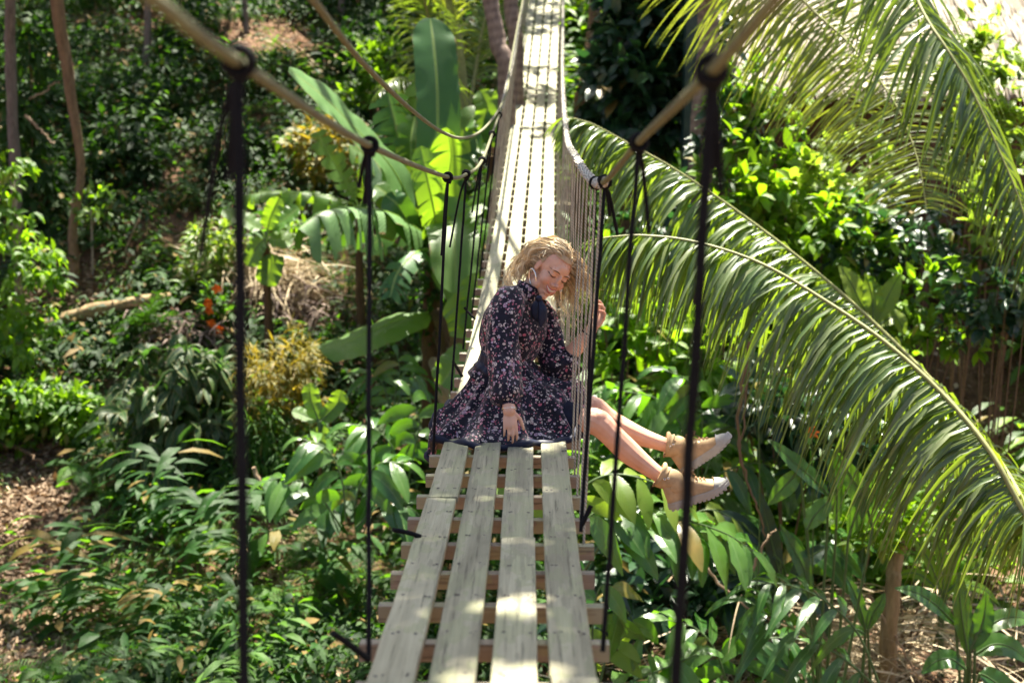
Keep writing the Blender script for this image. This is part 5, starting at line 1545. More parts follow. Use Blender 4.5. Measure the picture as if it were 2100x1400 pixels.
def banana(label, c, d, specs, mat='banana', group=None, trunk=None, name='banana_plant'):
    c0 = Q(c[0], c[1], d); b = drop(c0)
    t = top(name, b, label, 'banana plant', group)
    trunk_part(t, [b, (b + c0) / 2, c0], trunk or [.06, .05, .035], M['pseudo'], 'trunk')
    for pts, w, kw in specs:
        big_leaf(t, px(pts, d), w, M[mat], petiole=c0, pr=.008, **kw)
    return t
banana('small banana plant with a bright lime new leaf', (545, 500), 16.0, [
    ([(548, 470), (556, 440), (572, 405)], .22, dict(n=cv(.3, .2, 1), fold=.5, droop=0, tint=1.0)),
    ([(535, 470), (500, 450), (455, 432)], .26, dict(n=cv(0, 1, .8), tint=.8)),
    ([(555, 470), (590, 445), (612, 425)], .30, dict(n=cv(0, 1, .8), tint=.5)),
    ([(540, 490), (525, 510), (508, 545)], .24, dict(n=cv(0, .6, 1), tint=.7)),
    ([(552, 492), (575, 490), (598, 500)], .26, dict(n=cv(0, .8, 1), tint=.9)),
    ([(556, 520), (556, 545), (545, 585)], .30, dict(n=cv(0, .5, 1), tint=.4))])
banana('banana plant behind the small one, its long ragged leaf lying level', (735, 440), 17.0, [
    ([(720, 415), (650, 398), (570, 393), (488, 402)], .36, dict(n=cv(0, 1, .7), torn=.7, tint=.4, droop=.5)),
    ([(730, 410), (700, 360), (670, 310), (650, 270)], .34, dict(n=cv(.4, .4, 1), torn=.4, tint=.6)),
    ([(745, 410), (760, 360), (745, 300)], .3, dict(n=cv(0, .4, 1), torn=.4, tint=.3))])
banana('cluster of drooping banana leaves tucked under the bridge edge', (1005, 320), 17.0, [
    ([(1000, 290), (975, 240), (955, 260), (945, 300)], .36, dict(n=cv(-.3, .6, 1), tint=.7)),
    ([(1004, 290), (1000, 220), (985, 185)], .34, dict(n=cv(.2, .4, 1), tint=.9)),
    ([(1006, 300), (1020, 250), (1035, 240)], .34, dict(n=cv(.2, .6, 1), tint=.5)),
    ([(995, 310), (960, 300), (925, 330)], .36, dict(n=cv(-.1, .8, 1), tint=.3))], group=None)
banana('broad pale banana leaves beside the planks below the knotted ropes', (975, 720), 13.5, [
    ([(972, 690), (960, 640), (935, 600)], .44, dict(n=cv(-.2, .5, 1), tint=.9)),
    ([(978, 690), (985, 620), (970, 560)], .40, dict(n=cv(.2, .3, 1), tint=.6)),
    ([(968, 720), (935, 745), (905, 790)], .34, dict(n=cv(0, .7, 1), tint=.7))])
banana('low plantain with two white sunlit leaves next to the yellow bush', (655, 885), 13.0, [
    ([(652, 860), (638, 820), (634, 785)], .17, dict(n=cv(.5, .3, 1), tint=1.0)),
    ([(650, 862), (622, 850), (600, 842)], .16, dict(n=cv(0, 1, .8), tint=.8)),
    ([(660, 862), (690, 830), (700, 800)], .18, dict(n=cv(0, .6, 1), tint=.5)),
    ([(662, 870), (655, 900), (640, 930)], .17, dict(n=cv(0, .6, 1), tint=.9))], trunk=[.03, .02, .015], name='plantain_plant')

# ---- shrubs by the left side
def S(u, v, d=None):
    return gpt(u, v) if d is None else drop(Q(u, v, d))
DT = GD(38, 790); lt = gpt(38, 790)
t = top('small_tree', lt, 'small sunlit tree with pale trunk and drooping bright leaf clusters', 'tree')
trunk_part(t, [lt, Q(40, 720, DT - 0.00), Q(38, 600, DT - 0.00), Q(30, 420, DT - 0.00), Q(22, 340, DT - 0.00)], [.055, .05, .042, .028, .015], M['barkpale'])
mb = MB(); foliage(mb, [(Q(15, 350, DT - 0.10), (0.31, 0.39, 0.29), 114), (Q(30, 440, DT - 0.20), (0.29, 0.39, 0.29), 106), (Q(20, 520, DT - 0.10), (0.39, 0.52, 0.33), 176), (Q(75, 540, DT - 0.30), (0.31, 0.39, 0.29), 150), (Q(105, 575, DT - 0.40), (0.18, 0.26, 0.13), 53), (Q(15, 600, DT - 0.20), (0.26, 0.39, 0.26), 88), (Q(70, 655, DT - 0.30), (0.26, 0.39, 0.18), 114), (Q(15, 680, DT - 0.20), (0.34, 0.39, 0.26), 150), (Q(40, 710, DT - 0.40), (0.26, 0.33, 0.18), 79)], .155, .06, 'lance', 1.3, .0, .6, 3, (.3, 1), .2, 4)
part(mb, 'crown', M['bright'], t)
mb = MB()
for e in ((105, 575), (75, 545), (70, 650), (10, 520), (30, 440)):
    tube(mb, spline([Q(38, e[1] + 40, DT - 0.00), Q(45, e[1] + 15, DT - 0.10), Q(e[0], e[1], DT - 0.30)], 8), np.linspace(.016, .006, 8), 6)
part(mb, 'limb', M['barkpale'], t)
def kblobs(d, specs):
    """blobs given as (u, v, rx, rz in pixels, count) at depth d"""
    return [(Q(u, v, d), (rx / FPX * d, (rx + rz) * .5 / FPX * d, rz / FPX * d), n) for u, v, rx, rz, n in specs]
d = GD(90, 930)
shrub('shrub', 'sunlit shrub spread below the small pale tree', 'shrub', gpt(90, 930), kblobs(d, [(60, 830, 90, 60, 900), (150, 850, 60, 60, 500), (15, 880, 70, 60, 500)]), .13, .06, 'bright', droop=.9, tint=(.3, 1), cluster=4)
d = GD(360, 1000)
shrub('croton_shrub', 'big dark croton shrub with pale edged hanging leaves', 'shrub', gpt(360, 1000), kblobs(d, [(350, 760, 100, 60, 190), (300, 840, 90, 70, 200), (400, 850, 95, 80, 240), (440, 775, 60, 55, 110), (360, 930, 120, 60, 240), (460, 920, 60, 60, 130)]), .26, .09, 'croton', droop=1.6, up=.1, K=4, cluster=5, ruf=.15, stems=6)
d = GD(570, 1000)
shrub('yellow_bush', 'fine leaved bush turning golden yellow in front of the shaded slope', 'bush', gpt(570, 1000), kblobs(d, [(600, 735, 60, 65, 520), (540, 770, 55, 60, 440), (610, 820, 55, 65, 460), (540, 840, 50, 60, 320)]), .19, .022, 'yellow', droop=1.0, up=.5, prof='strap', K=3, cluster=8, tint=(.1, 1))
shrub('bamboo_bush', 'dark green feathery base growth under the golden bush', 'bush', gpt(560, 1010), kblobs(d - .2, [(540, 880, 65, 65, 460), (595, 920, 70, 55, 420), (530, 960, 80, 50, 340)]), .2, .026, 'fern', droop=1.2, prof='strap', cluster=6)
d = GD(440, 620)
shrub('bush', 'olive yellow bush above the orange flowers', 'bush', gpt(440, 640), kblobs(d, [(440, 515, 55, 65, 480), (425, 585, 65, 40, 260)]), .18, .055, 'lime', droop=.8, tint=(.0, .6), cluster=4, prof='lance')
d = GD(690, 400)
shrub('bush', 'golden leaved bush behind the level banana leaf', 'bush', gpt(690, 400), kblobs(d, [(660, 300, 70, 55, 420), (690, 355, 80, 45, 420)]), .17, .06, 'yellow', droop=.6, tint=(.2, 1), cluster=3)
d = GD(760, 280)
shrub('bush', 'light leafed bush above the slanting banana leaf', 'bush', gpt(760, 280), kblobs(d, [(770, 120, 60, 55, 300), (790, 180, 60, 45, 300), (740, 210, 60, 35, 200)]), .17, .075, 'bright', droop=.6, tint=(.3, 1), cluster=4)
d = GD(640, 530)
shrub('bush', 'small white flecked bush beside the dry straw heap', 'bush', gpt(640, 540), kblobs(d, [(620, 490, 55, 40, 280)]), .11, .05, 'bright', droop=.6, tint=(.5, 1), cluster=3)
d = GD(60, 500)
shrub('bush', 'dusty grey green tree shrub at the upper picture edge', 'bush', gpt(60, 500), kblobs(d, [(60, 90, 70, 70, 240), (30, 230, 60, 70, 240), (70, 330, 55, 70, 240), (90, 420, 45, 50, 140)]), .27, .08, 'shade_leaf', droop=1.2, tint=(.5, 1), prof='lance', cluster=5)
for i, (u, v, r, lab) in enumerate(((590, 300, .3, 'dark sapling bearing a few big sunlit leaves'), (480, 300, .5, 'dark bush under the thick blurred rope'), (330, 180, .6, 'feathery dark bush high on the slope'), (250, 300, .55, 'dark bush between the leaning trunk and the black rope'), (800, 90, .6, 'dark leafy bush in the shade above the banana plant'), (700, 100, .5, 'low dark bush by the slack cable'), (380, 60, .55, 'dim bush at the top of the slope'))):
    b = S(u, v + 60)
    d = dep(b); shrub('bush', lab, 'bush', b, [(Q(u, v, d), (r, r, r), 420 if i else 60), (Q(u + 30, v + 35, d), (r * 1.1, r, r * .7), 320 if i else 30)], .18, .07, 'bright' if i == 0 else 'shade_leaf', droop=.8, cluster=4, tint=(.3, 1) if i == 0 else (.1, .9))

# ---- orange flowers on a stalk plant
DF = GD(445, 700); fb = gpt(445, 700)
t = top('flowering_plant', fb, 'leafy plant carrying five orange blossoms on the slope', 'plant')
mb = MB(); foliage(mb, [(Q(442, 640, DF), (.2, .2, .42), 190)], .13, .05, droop=.9); part(mb, 'foliage', M['fern'], t)
for u, v in ((445, 593), (427, 622), (429, 637), (433, 664), (449, 676)):
    mb = MB(); c = Q(u, v, DF - .25); n_ = 26
    D = rdir(n_, .3); leaves(mb, np.repeat(c[None], n_, 0), D, rdir(n_), .066, .05, .3, .2, 'oval', 2)
    ellipsoid(mb, c, (.030, .030, .026), None, 6, 8)
    part(mb, 'blossom', M['orange'], t)

# ---- dry heaps, log, twigs
def heap(name, label, cat, c, r, n, L, W, mat, droop=.6, up=.5, kw=None):
    mb = MB(); a = rng.random(n) * 6.283; el = rng.uniform(-.1, 1.0, n)
    D = np.stack([np.cos(a) * np.cos(el), np.sin(a) * np.cos(el), np.sin(el) * up], -1)
    P = np.asarray(c) + rng.normal(0, .35, (n, 3)) * np.asarray(r)
    P[:, 2] = np.maximum(P[:, 2], terrain(P[:, 0], P[:, 1]))
    leaves(mb, P, D, rdir(n, .8), L * rng.uniform(.5, 1.2, n), W * rng.uniform(.6, 1.3, n), droop * rng.uniform(.3, 1.7, n), .3, 'strap', 5)
    o = mb.build(name, M[mat]); tag(o, label, cat); return o
heap('straw_heap', 'bright sunlit heap of dry straw below the small banana plant', 'straw heap', S(535, 610) + np.array([0, 0, .25]), (1.0, .6, .5), 1100, .75, .02, 'straw', 1.1)
heap('dead_fronds', 'grey brown heap of dead fronds sagging from the straw', 'dead fronds', S(600, 660) + np.array([0, 0, .2]), (.9, .5, .4), 260, .6, .03, 'deadfrond', 1.3)
heap('dead_fronds', 'dark heap of withered fronds under the orange blossoms', 'dead fronds', S(370, 700) + np.array([0, 0, .12]), (.7, .5, .4), 260, .5, .03, 'deadfrond', 1.2)
heap('twig_heap', 'tangle of thin roots and twigs near the cut tree stump', 'twigs', S(1710, 1270, 11.2) + np.array([0, 0, .25]), (.5, .4, .5), 900, .45, .006, 'straw', 1.2)
heap('stick_heap', 'sunlit heap of pale dry sticks in the lower corner', 'sticks', S(1660, 1370) + np.array([0, 0, .15]), (2.0, 1.2, .5), 900, .75, .016, 'straw', .5, .35)
heap('stick_heap', 'scatter of dry stalks beneath the arching shoots', 'sticks', S(1950, 1330) + np.array([0, 0, .10]), (1.5, 1.0, .35), 500, .6, .014, 'straw', .4, .3)
mb = MB(); lp = [gpt(78, 700), Q(120, 682, dep(gpt(100, 700))), Q(200, 656, dep(gpt(210, 690))), Q(280, 640, dep(gpt(280, 670))), Q(350, 628, dep(gpt(350, 650)))]
tube(mb, spline([p + np.array([0, 0, .12]) for p in lp], 30), np.linspace(.11, .06, 30) * (1 + .12 * np.sin(np.linspace(0, 17, 30))), 14, vary=.09)
o = mb.build('fallen_log', M['log']); tag(o, 'pale fallen log lying aslant the slope near the sunlit tree', 'log')
def twig(label, pts, r, mat='twig', cat='branch', name='fallen_branch'):
    mb = MB(); P = spline(pts, 24); P[1:-1] += rng.normal(0, r * .5, (22, 3)); tube(mb, P, np.linspace(r, r * .45, 24), 7)
    o = mb.build(name, M[mat]); tag(o, label, cat)
dd = dep(gpt(560, 1040))
twig('bare crooked branch curving through the dim undergrowth', px([(520, 958), (545, 1000), (590, 1045), (630, 1068), (668, 1076)], dd - .5), .022)
twig('dark forked branch on the ground at the picture edge', [gpt(-20, 930) + [0, 0, .1], gpt(40, 950) + [0, 0, .15], gpt(95, 975) + [0, 0, .1]], .03, 'stembrown')
twig('crooked pale twig by the grey trunk', px([(30, 195), (60, 200), (85, 192), (112, 170)], 18.5), .02)
twig('thin leaning stick in the brown clearing', px([(255, 520), (275, 470), (290, 430)], dep(gpt(265, 520)) - .2), .014)
twig('leaning dead stem in the shaded scrub', px([(52, 235), (80, 265), (110, 295)], 18), .02)
twig('pale cut branch lying among the leaves beyond the black rope', px([(1420, 310), (1480, 300), (1550, 285)], 15.6), .05)
twig('hanging brown vine looping down behind the boots', px([(1535, 700), (1522, 800), (1512, 900), (1530, 980), (1555, 1050), (1570, 1100)], 9.8), .013, 'stembrown', 'vine', 'vine')
twig('second thin vine crossing the first', px([(1545, 690), (1530, 800), (1525, 880), (1518, 915), (1535, 1000)], 9.9), .010, 'stembrown', 'vine', 'vine')
for i, (pts, lab) in enumerate((([(1525, 1300), (1600, 1345), (1700, 1355), (1790, 1375)], 'long curved dry stalk along the bottom'), ([(1560, 1320), (1640, 1380), (1700, 1410)], 'short grey stick crossing the curved stalk'), ([(1780, 1220), (1850, 1330), (1900, 1420)], 'straight pale stick slanting beside the stump'), ([(1540, 1180), (1570, 1110), (1590, 1085)], 'bare forked twig under the boots'), ([(1420, 1120), (1480, 1200), (1560, 1260), (1650, 1300)], 'thin twig trailing between the ginger shoots'))):
    twig(lab, px(pts, 10.6 if i > 2 else 10.9), .012)

# ---- stump tree at the right
sb = drop(Q(1825, 1260, 10.9))
t = top('stump_tree', sb, 'pruned stubby tree with thick tan trunk and leafy sprouts on top', 'tree')
trunk_part(t, [sb, Q(1830, 1220, 10.9), Q(1835, 1160, 10.9), Q(1848, 1110, 10.9), Q(1872, 1080, 10.9)], [.075, .062, .058, .062, .035], M['log'])
mb = MB(); tube(mb, spline(px([(1846, 1120), (1830, 1095), (1815, 1085)], 10.9), 8), np.linspace(.04, .03, 8), 8); part(mb, 'limb', M['log'], t)
mb = MB(); foliage(mb, [(Q(1780, 1085, 10.9), (.3, .3, .14), 170), (Q(1860, 1060, 10.9), (.3, .3, .16), 150), (Q(1810, 1050, 10.8), (.25, .25, .14), 120)], .12, .055, droop=.5, tint=(.4, 1), cluster=4); part(mb, 'crown', M['bright'], t)

# ---- gingers and heliconias under the legs
def ginger(label, base, d, shoots, mat='ginger', name='ginger_plant', cat='ginger plant', group=None):
    b = drop(Q(base[0], base[1], d)); t = top(name, b, label, cat, group)
    for pts, n, L, W, kw in shoots:
        shoot(t, px(pts, d), n, L, W, M[kw.pop('mat', mat)], **kw)
    return t
ginger('arching ginger whose glossy pale leaves hang beside the planks', (1160, 1200), 9.4, [
    ([(1170, 1180), (1190, 1080), (1250, 1040), (1340, 1045), (1410, 1075), (1450, 1110)], 15, .42, .14, dict(droop=1.3, tint=(.5, 1), ruf=.2)),
    ([(1190, 1180), (1260, 1090), (1380, 1065), (1480, 1090), (1545, 1130)], 13, .40, .13, dict(droop=1.2, tint=(.5, 1), ruf=.2)),
    ([(1160, 1190), (1180, 1030), (1240, 975), (1330, 985), (1400, 1030)], 12, .34, .11, dict(droop=1.1, tint=(.3, 1), mat='lime', ruf=.2))])
ginger('ginger with ragged white sunlit leaves low beside the crossbeams', (1220, 1420), 10.0, [
    ([(1225, 1400), (1215, 1290), (1235, 1200), (1290, 1260), (1330, 1340)], 9, .34, .13, dict(droop=1.2, tint=(.6, 1), ruf=.25)),
    ([(1240, 1420), (1290, 1400), (1360, 1370), (1430, 1340)], 8, .34, .15, dict(droop=1.0, tint=(.7, 1), ruf=.25)),
    ([(1260, 1430), (1330, 1420), (1420, 1400), (1500, 1420)], 8, .34, .15, dict(droop=1.0, tint=(.7, 1), ruf=.25)),
    ([(1230, 1400), (1250, 1330), (1290, 1300)], 6, .26, .10, dict(droop=1.2, tint=(.3, .8), mat='lime'))])
ginger('dark fan of long narrow ginger leaves on a slanting stalk', (1800, 1420), 9.6, [
    ([(1800, 1410), (1730, 1350), (1650, 1300), (1580, 1262), (1540, 1235)], 14, .50, .085, dict(droop=1.3, tint=(.1, .6), t0=.15, prof='lance')),
    ([(1810, 1420), (1760, 1300), (1690, 1230), (1620, 1200), (1560, 1195)], 12, .46, .085, dict(droop=1.2, tint=(.1, .7), t0=.3, prof='lance'))])
ginger('shaded ginger behind the boots with drooping dark leaves', (1420, 1000), 12.0, [
    ([(1420, 980), (1400, 880), (1350, 820), (1270, 800)], 11, .44, .11, dict(droop=1.6, tint=(.4, 1))),
    ([(1430, 980), (1440, 860), (1420, 790), (1370, 760)], 11, .44, .11, dict(droop=1.6, tint=(.4, 1))),
    ([(1440, 990), (1480, 880), (1520, 830), (1570, 800)], 10, .40, .10, dict(droop=1.6, tint=(.1, .7))),
    ([(1440, 990), (1500, 960), (1560, 950), (1620, 980)], 10, .40, .11, dict(droop=1.5, tint=(.0, .6)))], 'ginger')
ginger('yellow green palm-like shoots lit below the far boot', (1420, 1130), 11.0, [
    ([(1400, 1120), (1420, 1060), (1460, 1045), (1520, 1070)], 9, .30, .09, dict(droop=1.6, tint=(.5, 1), mat='lime')),
    ([(1420, 1140), (1460, 1090), (1500, 1080), (1560, 1110)], 9, .36, .10, dict(droop=1.8, tint=(.6, 1)))])
ginger('leafy ginger arching over the dry sticks at the bottom edge', (1500, 1440), 10.4, [
    ([(1500, 1430), (1470, 1340), (1430, 1290), (1370, 1270)], 11, .38, .12, dict(droop=1.1, tint=(.3, 1))),
    ([(1510, 1430), (1530, 1350), (1570, 1310), (1640, 1310)], 11, .38, .11, dict(droop=1.1, tint=(.1, .8))),
    ([(1490, 1430), (1440, 1390), (1400, 1390), (1350, 1420)], 9, .36, .12, dict(droop=1.1, tint=(.4, 1))),
    ([(1515, 1435), (1590, 1390), (1660, 1380), (1720, 1410)], 10, .36, .10, dict(droop=1.1, tint=(.1, .8)))])
ginger('low dark ginger crowding between the boots and the stump', (1620, 1230), 11.2, [
    ([(1620, 1220), (1600, 1140), (1560, 1100), (1500, 1100)], 11, .42, .12, dict(droop=1.1, tint=(.1, .8))),
    ([(1630, 1220), (1650, 1150), (1690, 1110), (1740, 1110)], 11, .42, .12, dict(droop=1.1, tint=(.1, .8))),
    ([(1610, 1230), (1560, 1200), (1520, 1210), (1480, 1240)], 10, .42, .13, dict(droop=1.1, tint=(.0, .7)))])
def heli(label, base, d, blades, mat='ginger', name='heliconia', group=None, cat='heliconia'):
    b = drop(Q(base[0], base[1], d)); t = top(name, b, label, cat, group)
    for pts, w, kw in blades:
        P = px(pts, d)
        pet = b + rng.normal(0, .05, 3) * np.array([1, 1, 0])
        big_leaf(t, P, w, M[kw.pop('mat', mat)], petiole=pet, pr=.009, **kw)
    return t
heli('tall heliconia with one long bright blade and pale folded leaves', (1700, 1260), 10.2, [
    ([(1700, 1015), (1660, 975), (1615, 935), (1578, 902)], .155, dict(n=cv(.4, .6, 1), tint=.7, prof='oval', fold=.25)),
    ([(1655, 1085), (1668, 1060), (1690, 1035), (1712, 1012)], .15, dict(n=cv(-.6, .3, 1), tint=1.0, prof='oval', fold=.1)),
    ([(1640, 960), (1620, 985), (1598, 1008), (1575, 1035)], .14, dict(n=cv(.4, .6, 1), tint=.95, prof='oval', fold=.15)),
    ([(1715, 1080), (1716, 1010), (1706, 950), (1690, 905)], .14, dict(n=cv(.5, .1, 1), tint=.3, prof='oval')),
    ([(1790, 1080), (1775, 1030), (1745, 975), (1715, 925)], .17, dict(n=cv(-.3, .5, 1), tint=.75, prof='oval')),
    ([(1660, 1230), (1650, 1170), (1625, 1120), (1600, 1075)], .13, dict(n=cv(.3, .3, 1), tint=.15, prof='oval')),
    ([(1740, 1100), (1760, 1040), (1795, 990), (1830, 960)], .14, dict(n=cv(.2, .4, 1), tint=.35, prof='oval'))])
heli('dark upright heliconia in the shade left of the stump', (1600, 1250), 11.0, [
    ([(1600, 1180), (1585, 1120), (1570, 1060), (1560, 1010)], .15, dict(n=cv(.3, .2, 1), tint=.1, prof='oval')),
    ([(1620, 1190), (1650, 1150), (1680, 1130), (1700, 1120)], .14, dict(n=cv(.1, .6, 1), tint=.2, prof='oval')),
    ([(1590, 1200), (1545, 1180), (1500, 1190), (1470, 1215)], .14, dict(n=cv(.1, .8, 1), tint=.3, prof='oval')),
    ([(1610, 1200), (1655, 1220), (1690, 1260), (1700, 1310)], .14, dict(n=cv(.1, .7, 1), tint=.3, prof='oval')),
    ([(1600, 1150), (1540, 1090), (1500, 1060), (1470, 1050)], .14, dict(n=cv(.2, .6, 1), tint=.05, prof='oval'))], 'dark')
heli('broad leaved heliconia at the lower corner with dark paddles', (1985, 1420), 9.8, [
    ([(1985, 1340), (1975, 1280), (1968, 1220), (1968, 1170)], .17, dict(n=cv(.4, .2, 1), tint=.4, prof='oval')),
    ([(1990, 1330), (2010, 1290), (2020, 1250), (2022, 1215)], .15, dict(n=cv(-.3, .3, 1), tint=.3, prof='oval')),
    ([(1960, 1280), (1920, 1240), (1880, 1215), (1835, 1205)], .14, dict(n=cv(.1, .8, 1), tint=.7, prof='oval')),
    ([(2000, 1340), (2040, 1320), (2080, 1330), (2115, 1360)], .18, dict(n=cv(0, .8, 1), tint=.6, prof='oval')),
    ([(2000, 1300), (2050, 1270), (2090, 1265), (2120, 1275)], .15, dict(n=cv(0, .8, 1), tint=.8, prof='oval')),
    ([(1980, 1370), (1950, 1350), (1920, 1355), (1890, 1380)], .15, dict(n=cv(0, .8, 1), tint=.5, prof='oval')),
    ([(2010, 1380), (2030, 1390), (2070, 1420), (2090, 1450)], .20, dict(n=cv(0, .8, 1), tint=.2, prof='oval'))])
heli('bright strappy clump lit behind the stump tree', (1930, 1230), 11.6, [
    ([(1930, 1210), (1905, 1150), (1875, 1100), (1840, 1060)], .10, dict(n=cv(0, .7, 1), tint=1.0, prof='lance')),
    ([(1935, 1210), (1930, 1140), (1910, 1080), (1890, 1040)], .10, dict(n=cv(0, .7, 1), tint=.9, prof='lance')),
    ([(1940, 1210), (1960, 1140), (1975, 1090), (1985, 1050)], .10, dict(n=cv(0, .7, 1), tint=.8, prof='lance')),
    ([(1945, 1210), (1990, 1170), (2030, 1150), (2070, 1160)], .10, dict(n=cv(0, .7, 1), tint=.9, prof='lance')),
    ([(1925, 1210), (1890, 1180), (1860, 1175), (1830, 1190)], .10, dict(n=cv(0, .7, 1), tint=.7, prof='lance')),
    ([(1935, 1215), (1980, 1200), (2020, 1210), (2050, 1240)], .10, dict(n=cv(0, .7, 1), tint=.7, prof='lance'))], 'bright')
heli('dark narrow seedling standing in the sticks', (1780, 1330), 10.4, [
    ([(1775, 1290), (1765, 1250), (1750, 1210), (1735, 1180)], .11, dict(n=cv(.3, .3, 1), tint=.4, prof='oval')),
    ([(1780, 1290), (1790, 1260), (1805, 1235), (1815, 1215)], .10, dict(n=cv(-.3, .3, 1), tint=.8, prof='oval')),
    ([(1775, 1300), (1755, 1290), (1735, 1300), (1720, 1325)], .10, dict(n=cv(0, .7, 1), tint=.9, prof='oval'))], name='seedling', cat='seedling')
# lit paddle plant in the middle of the right slope
heli('bright birdsnest plant with upright lime paddles in the sun', (1790, 690), 13.0, [
    ([(1785, 660), (1760, 610), (1740, 570), (1720, 545)], .22, dict(n=cv(.2, .4, 1), tint=.9, prof='oval')),
    ([(1795, 660), (1815, 620), (1830, 590), (1848, 558)], .20, dict(n=cv(-.2, .4, 1), tint=.8, prof='oval')),
    ([(1790, 665), (1770, 640), (1745, 620), (1720, 615)], .20, dict(n=cv(0, .8, 1), tint=1.0, prof='oval')),
    ([(1790, 665), (1790, 620), (1785, 590), (1775, 560)], .2, dict(n=cv(0, .3, 1), tint=.6, prof='oval')),
    ([(1800, 668), (1830, 650), (1845, 660), (1855, 690)], .18, dict(n=cv(0, .8, 1), tint=.9, prof='oval'))], 'lime', 'birdsnest_plant', cat='plant')
ginger('large leaved plant in dappled light left of the deck', (700, 1080), 12.2, [
    ([(710, 1070), (700, 980), (670, 920), (620, 900)], 10, .40, .12, dict(droop=1.3, tint=(.4, 1))),
    ([(720, 1070), (740, 990), (780, 950), (830, 950)], 10, .42, .13, dict(droop=1.4, tint=(.3, .9))),
    ([(700, 1080), (650, 1010), (600, 980), (550, 985)], 10, .38, .11, dict(droop=1.3, tint=(.4, 1))),
    ([(730, 1080), (790, 1030), (840, 1040), (880, 1080)], 10, .42, .14, dict(droop=1.3, tint=(.1, .7)))], 'ginger')
ginger('broad dark leaves crowding below the skirt side of the deck', (820, 1040), 12.6, [
    ([(820, 1020), (810, 930), (770, 880), (720, 870)], 9, .40, .14, dict(droop=1.4, tint=(.3, .9))),
    ([(830, 1020), (850, 920), (860, 860), (840, 810)], 9, .36, .12, dict(droop=1.3, tint=(.5, 1))),
    ([(810, 1030), (740, 1000), (690, 1010), (650, 1040)], 9, .40, .14, dict(droop=1.3, tint=(.2, .8)))], 'ginger')
ginger('lit lance leaved seedlings beside the banana stem', (800, 860), 14.5, [
    ([(800, 850), (790, 800), (770, 770), (745, 765)], 9, .34, .08, dict(droop=1.2, tint=(.5, 1))),
    ([(810, 850), (830, 790), (850, 770), (870, 775)], 9, .34, .08, dict(droop=1.2, tint=(.5, 1))),
    ([(805, 855), (812, 800), (820, 760), (815, 730)], 9, .30, .08, dict(droop=1.2, tint=(.6, 1)))], 'ginger')

# ---- spiky rosette, ferns on the left floor
pb = gpt(290, 1085); t = top('pandan', pb, 'spiky rosette of long arching grey green blades beside the clearing', 'pandan plant')
mb = MB(); n = 42; a = rng.random(n) * 6.283; el = rng.uniform(.35, 1.35, n)
D = np.stack([np.cos(a) * np.cos(el), np.sin(a) * np.cos(el), np.sin(el)], -1)
leaves(mb, pb + D * .04, D, nrm(np.array([0, 0, 1.0]) + rng.normal(0, .2, (n, 3))), rng.uniform(.55, .95, n), .042, rng.uniform(.8, 2.2, n), .4, 'strap', 8, rng.uniform(.3, 1, n))
part(mb, 'foliage', M['fern'], t)
pb = gpt(290, 720); t = top('young_palm', pb, 'small dark fan palm with stiff leaflets over the fallen log', 'palm')
for e in ((250, 680), (275, 655), (300, 640), (325, 600), (350, 640), (240, 720)):
    frond(t, [pb, (pb + Q(e[0], e[1], dep(pb) - .2)) / 2 + np.array([0, 0, .1]), Q(e[0], e[1], dep(pb) - .3)], 22, .28, .022, M['shade_leaf'], .6, .2, base_bare=.3, rr=.006)
ferns = [(330, 1300, .75, 'fern', 'tall fern with finely cut fronds by the bottom edge'), (600, 1260, .6, 'fern', 'broad fern clump under the dangling black rope'), (740, 1190, .6, 'fern', 'dark fern beside the first crossbeams'), (420, 1120, .45, 'bright', 'small sunlit fern on the clearing rim'), (290, 1230, .4, 'bright', 'pale sunlit fern with lime tips'),
         (560, 1360, .6, 'fern', 'fern clump at the very bottom left of the planks'), (680, 1330, .65, 'fern', 'deep green fern touching the tied rope end'), (170, 960, .5, 'fern', 'shaded fern behind the brown clearing'), (520, 1230, .45, 'bright', 'lime fern in the sun fleck'), (640, 1160, .5, 'fern', 'feathery fern beneath the large leaved plant'), (220, 1010, .5, 'fern', 'low fern left of the spiky rosette'), (420, 1360, .6, 'fern', 'arching fern beside the bottom sapling')]
for u, v, L, mt, lab in ferns:
    b = gpt(u, v); t = top('fern', b, lab, 'fern')
    for i in range(9):
        a = i / 9 * 6.283 + rng.uniform(-.3, .3); el = rng.uniform(.5, 1.1); dd_ = np.array([math.cos(a) * math.cos(el), math.sin(a) * math.cos(el), math.sin(el)])
        pts = [b.copy()]
        for k in range(6):
            dd_ = nrm(dd_ + np.array([0, 0, -.26])); pts.append(pts[-1] + dd_ * L * rng.uniform(.9, 1.05) / 6)
        P = spline(pts, 30); T = nrm(np.gradient(P, axis=0)); S2 = nrm(np.cross(T, [0, 0, 1.0])); tt = np.linspace(0, 1, 30)
        mb = MB(); tn = rng.uniform(.2, .9)
        for sd in (-1, 1):
            leaves(mb, P[4:], nrm(S2[4:] * sd + T[4:] * .45), np.cross(S2, T)[4:], L * .26 * np.sin(np.pi * tt[4:] ** .75) ** .8 + .006, L * .042, .35, .1, 'strap', 2, tn)
        tube(mb, P, np.linspace(.004, .001, 30), 5, tint=tn)
        part(mb, 'frond', M[mt], t)

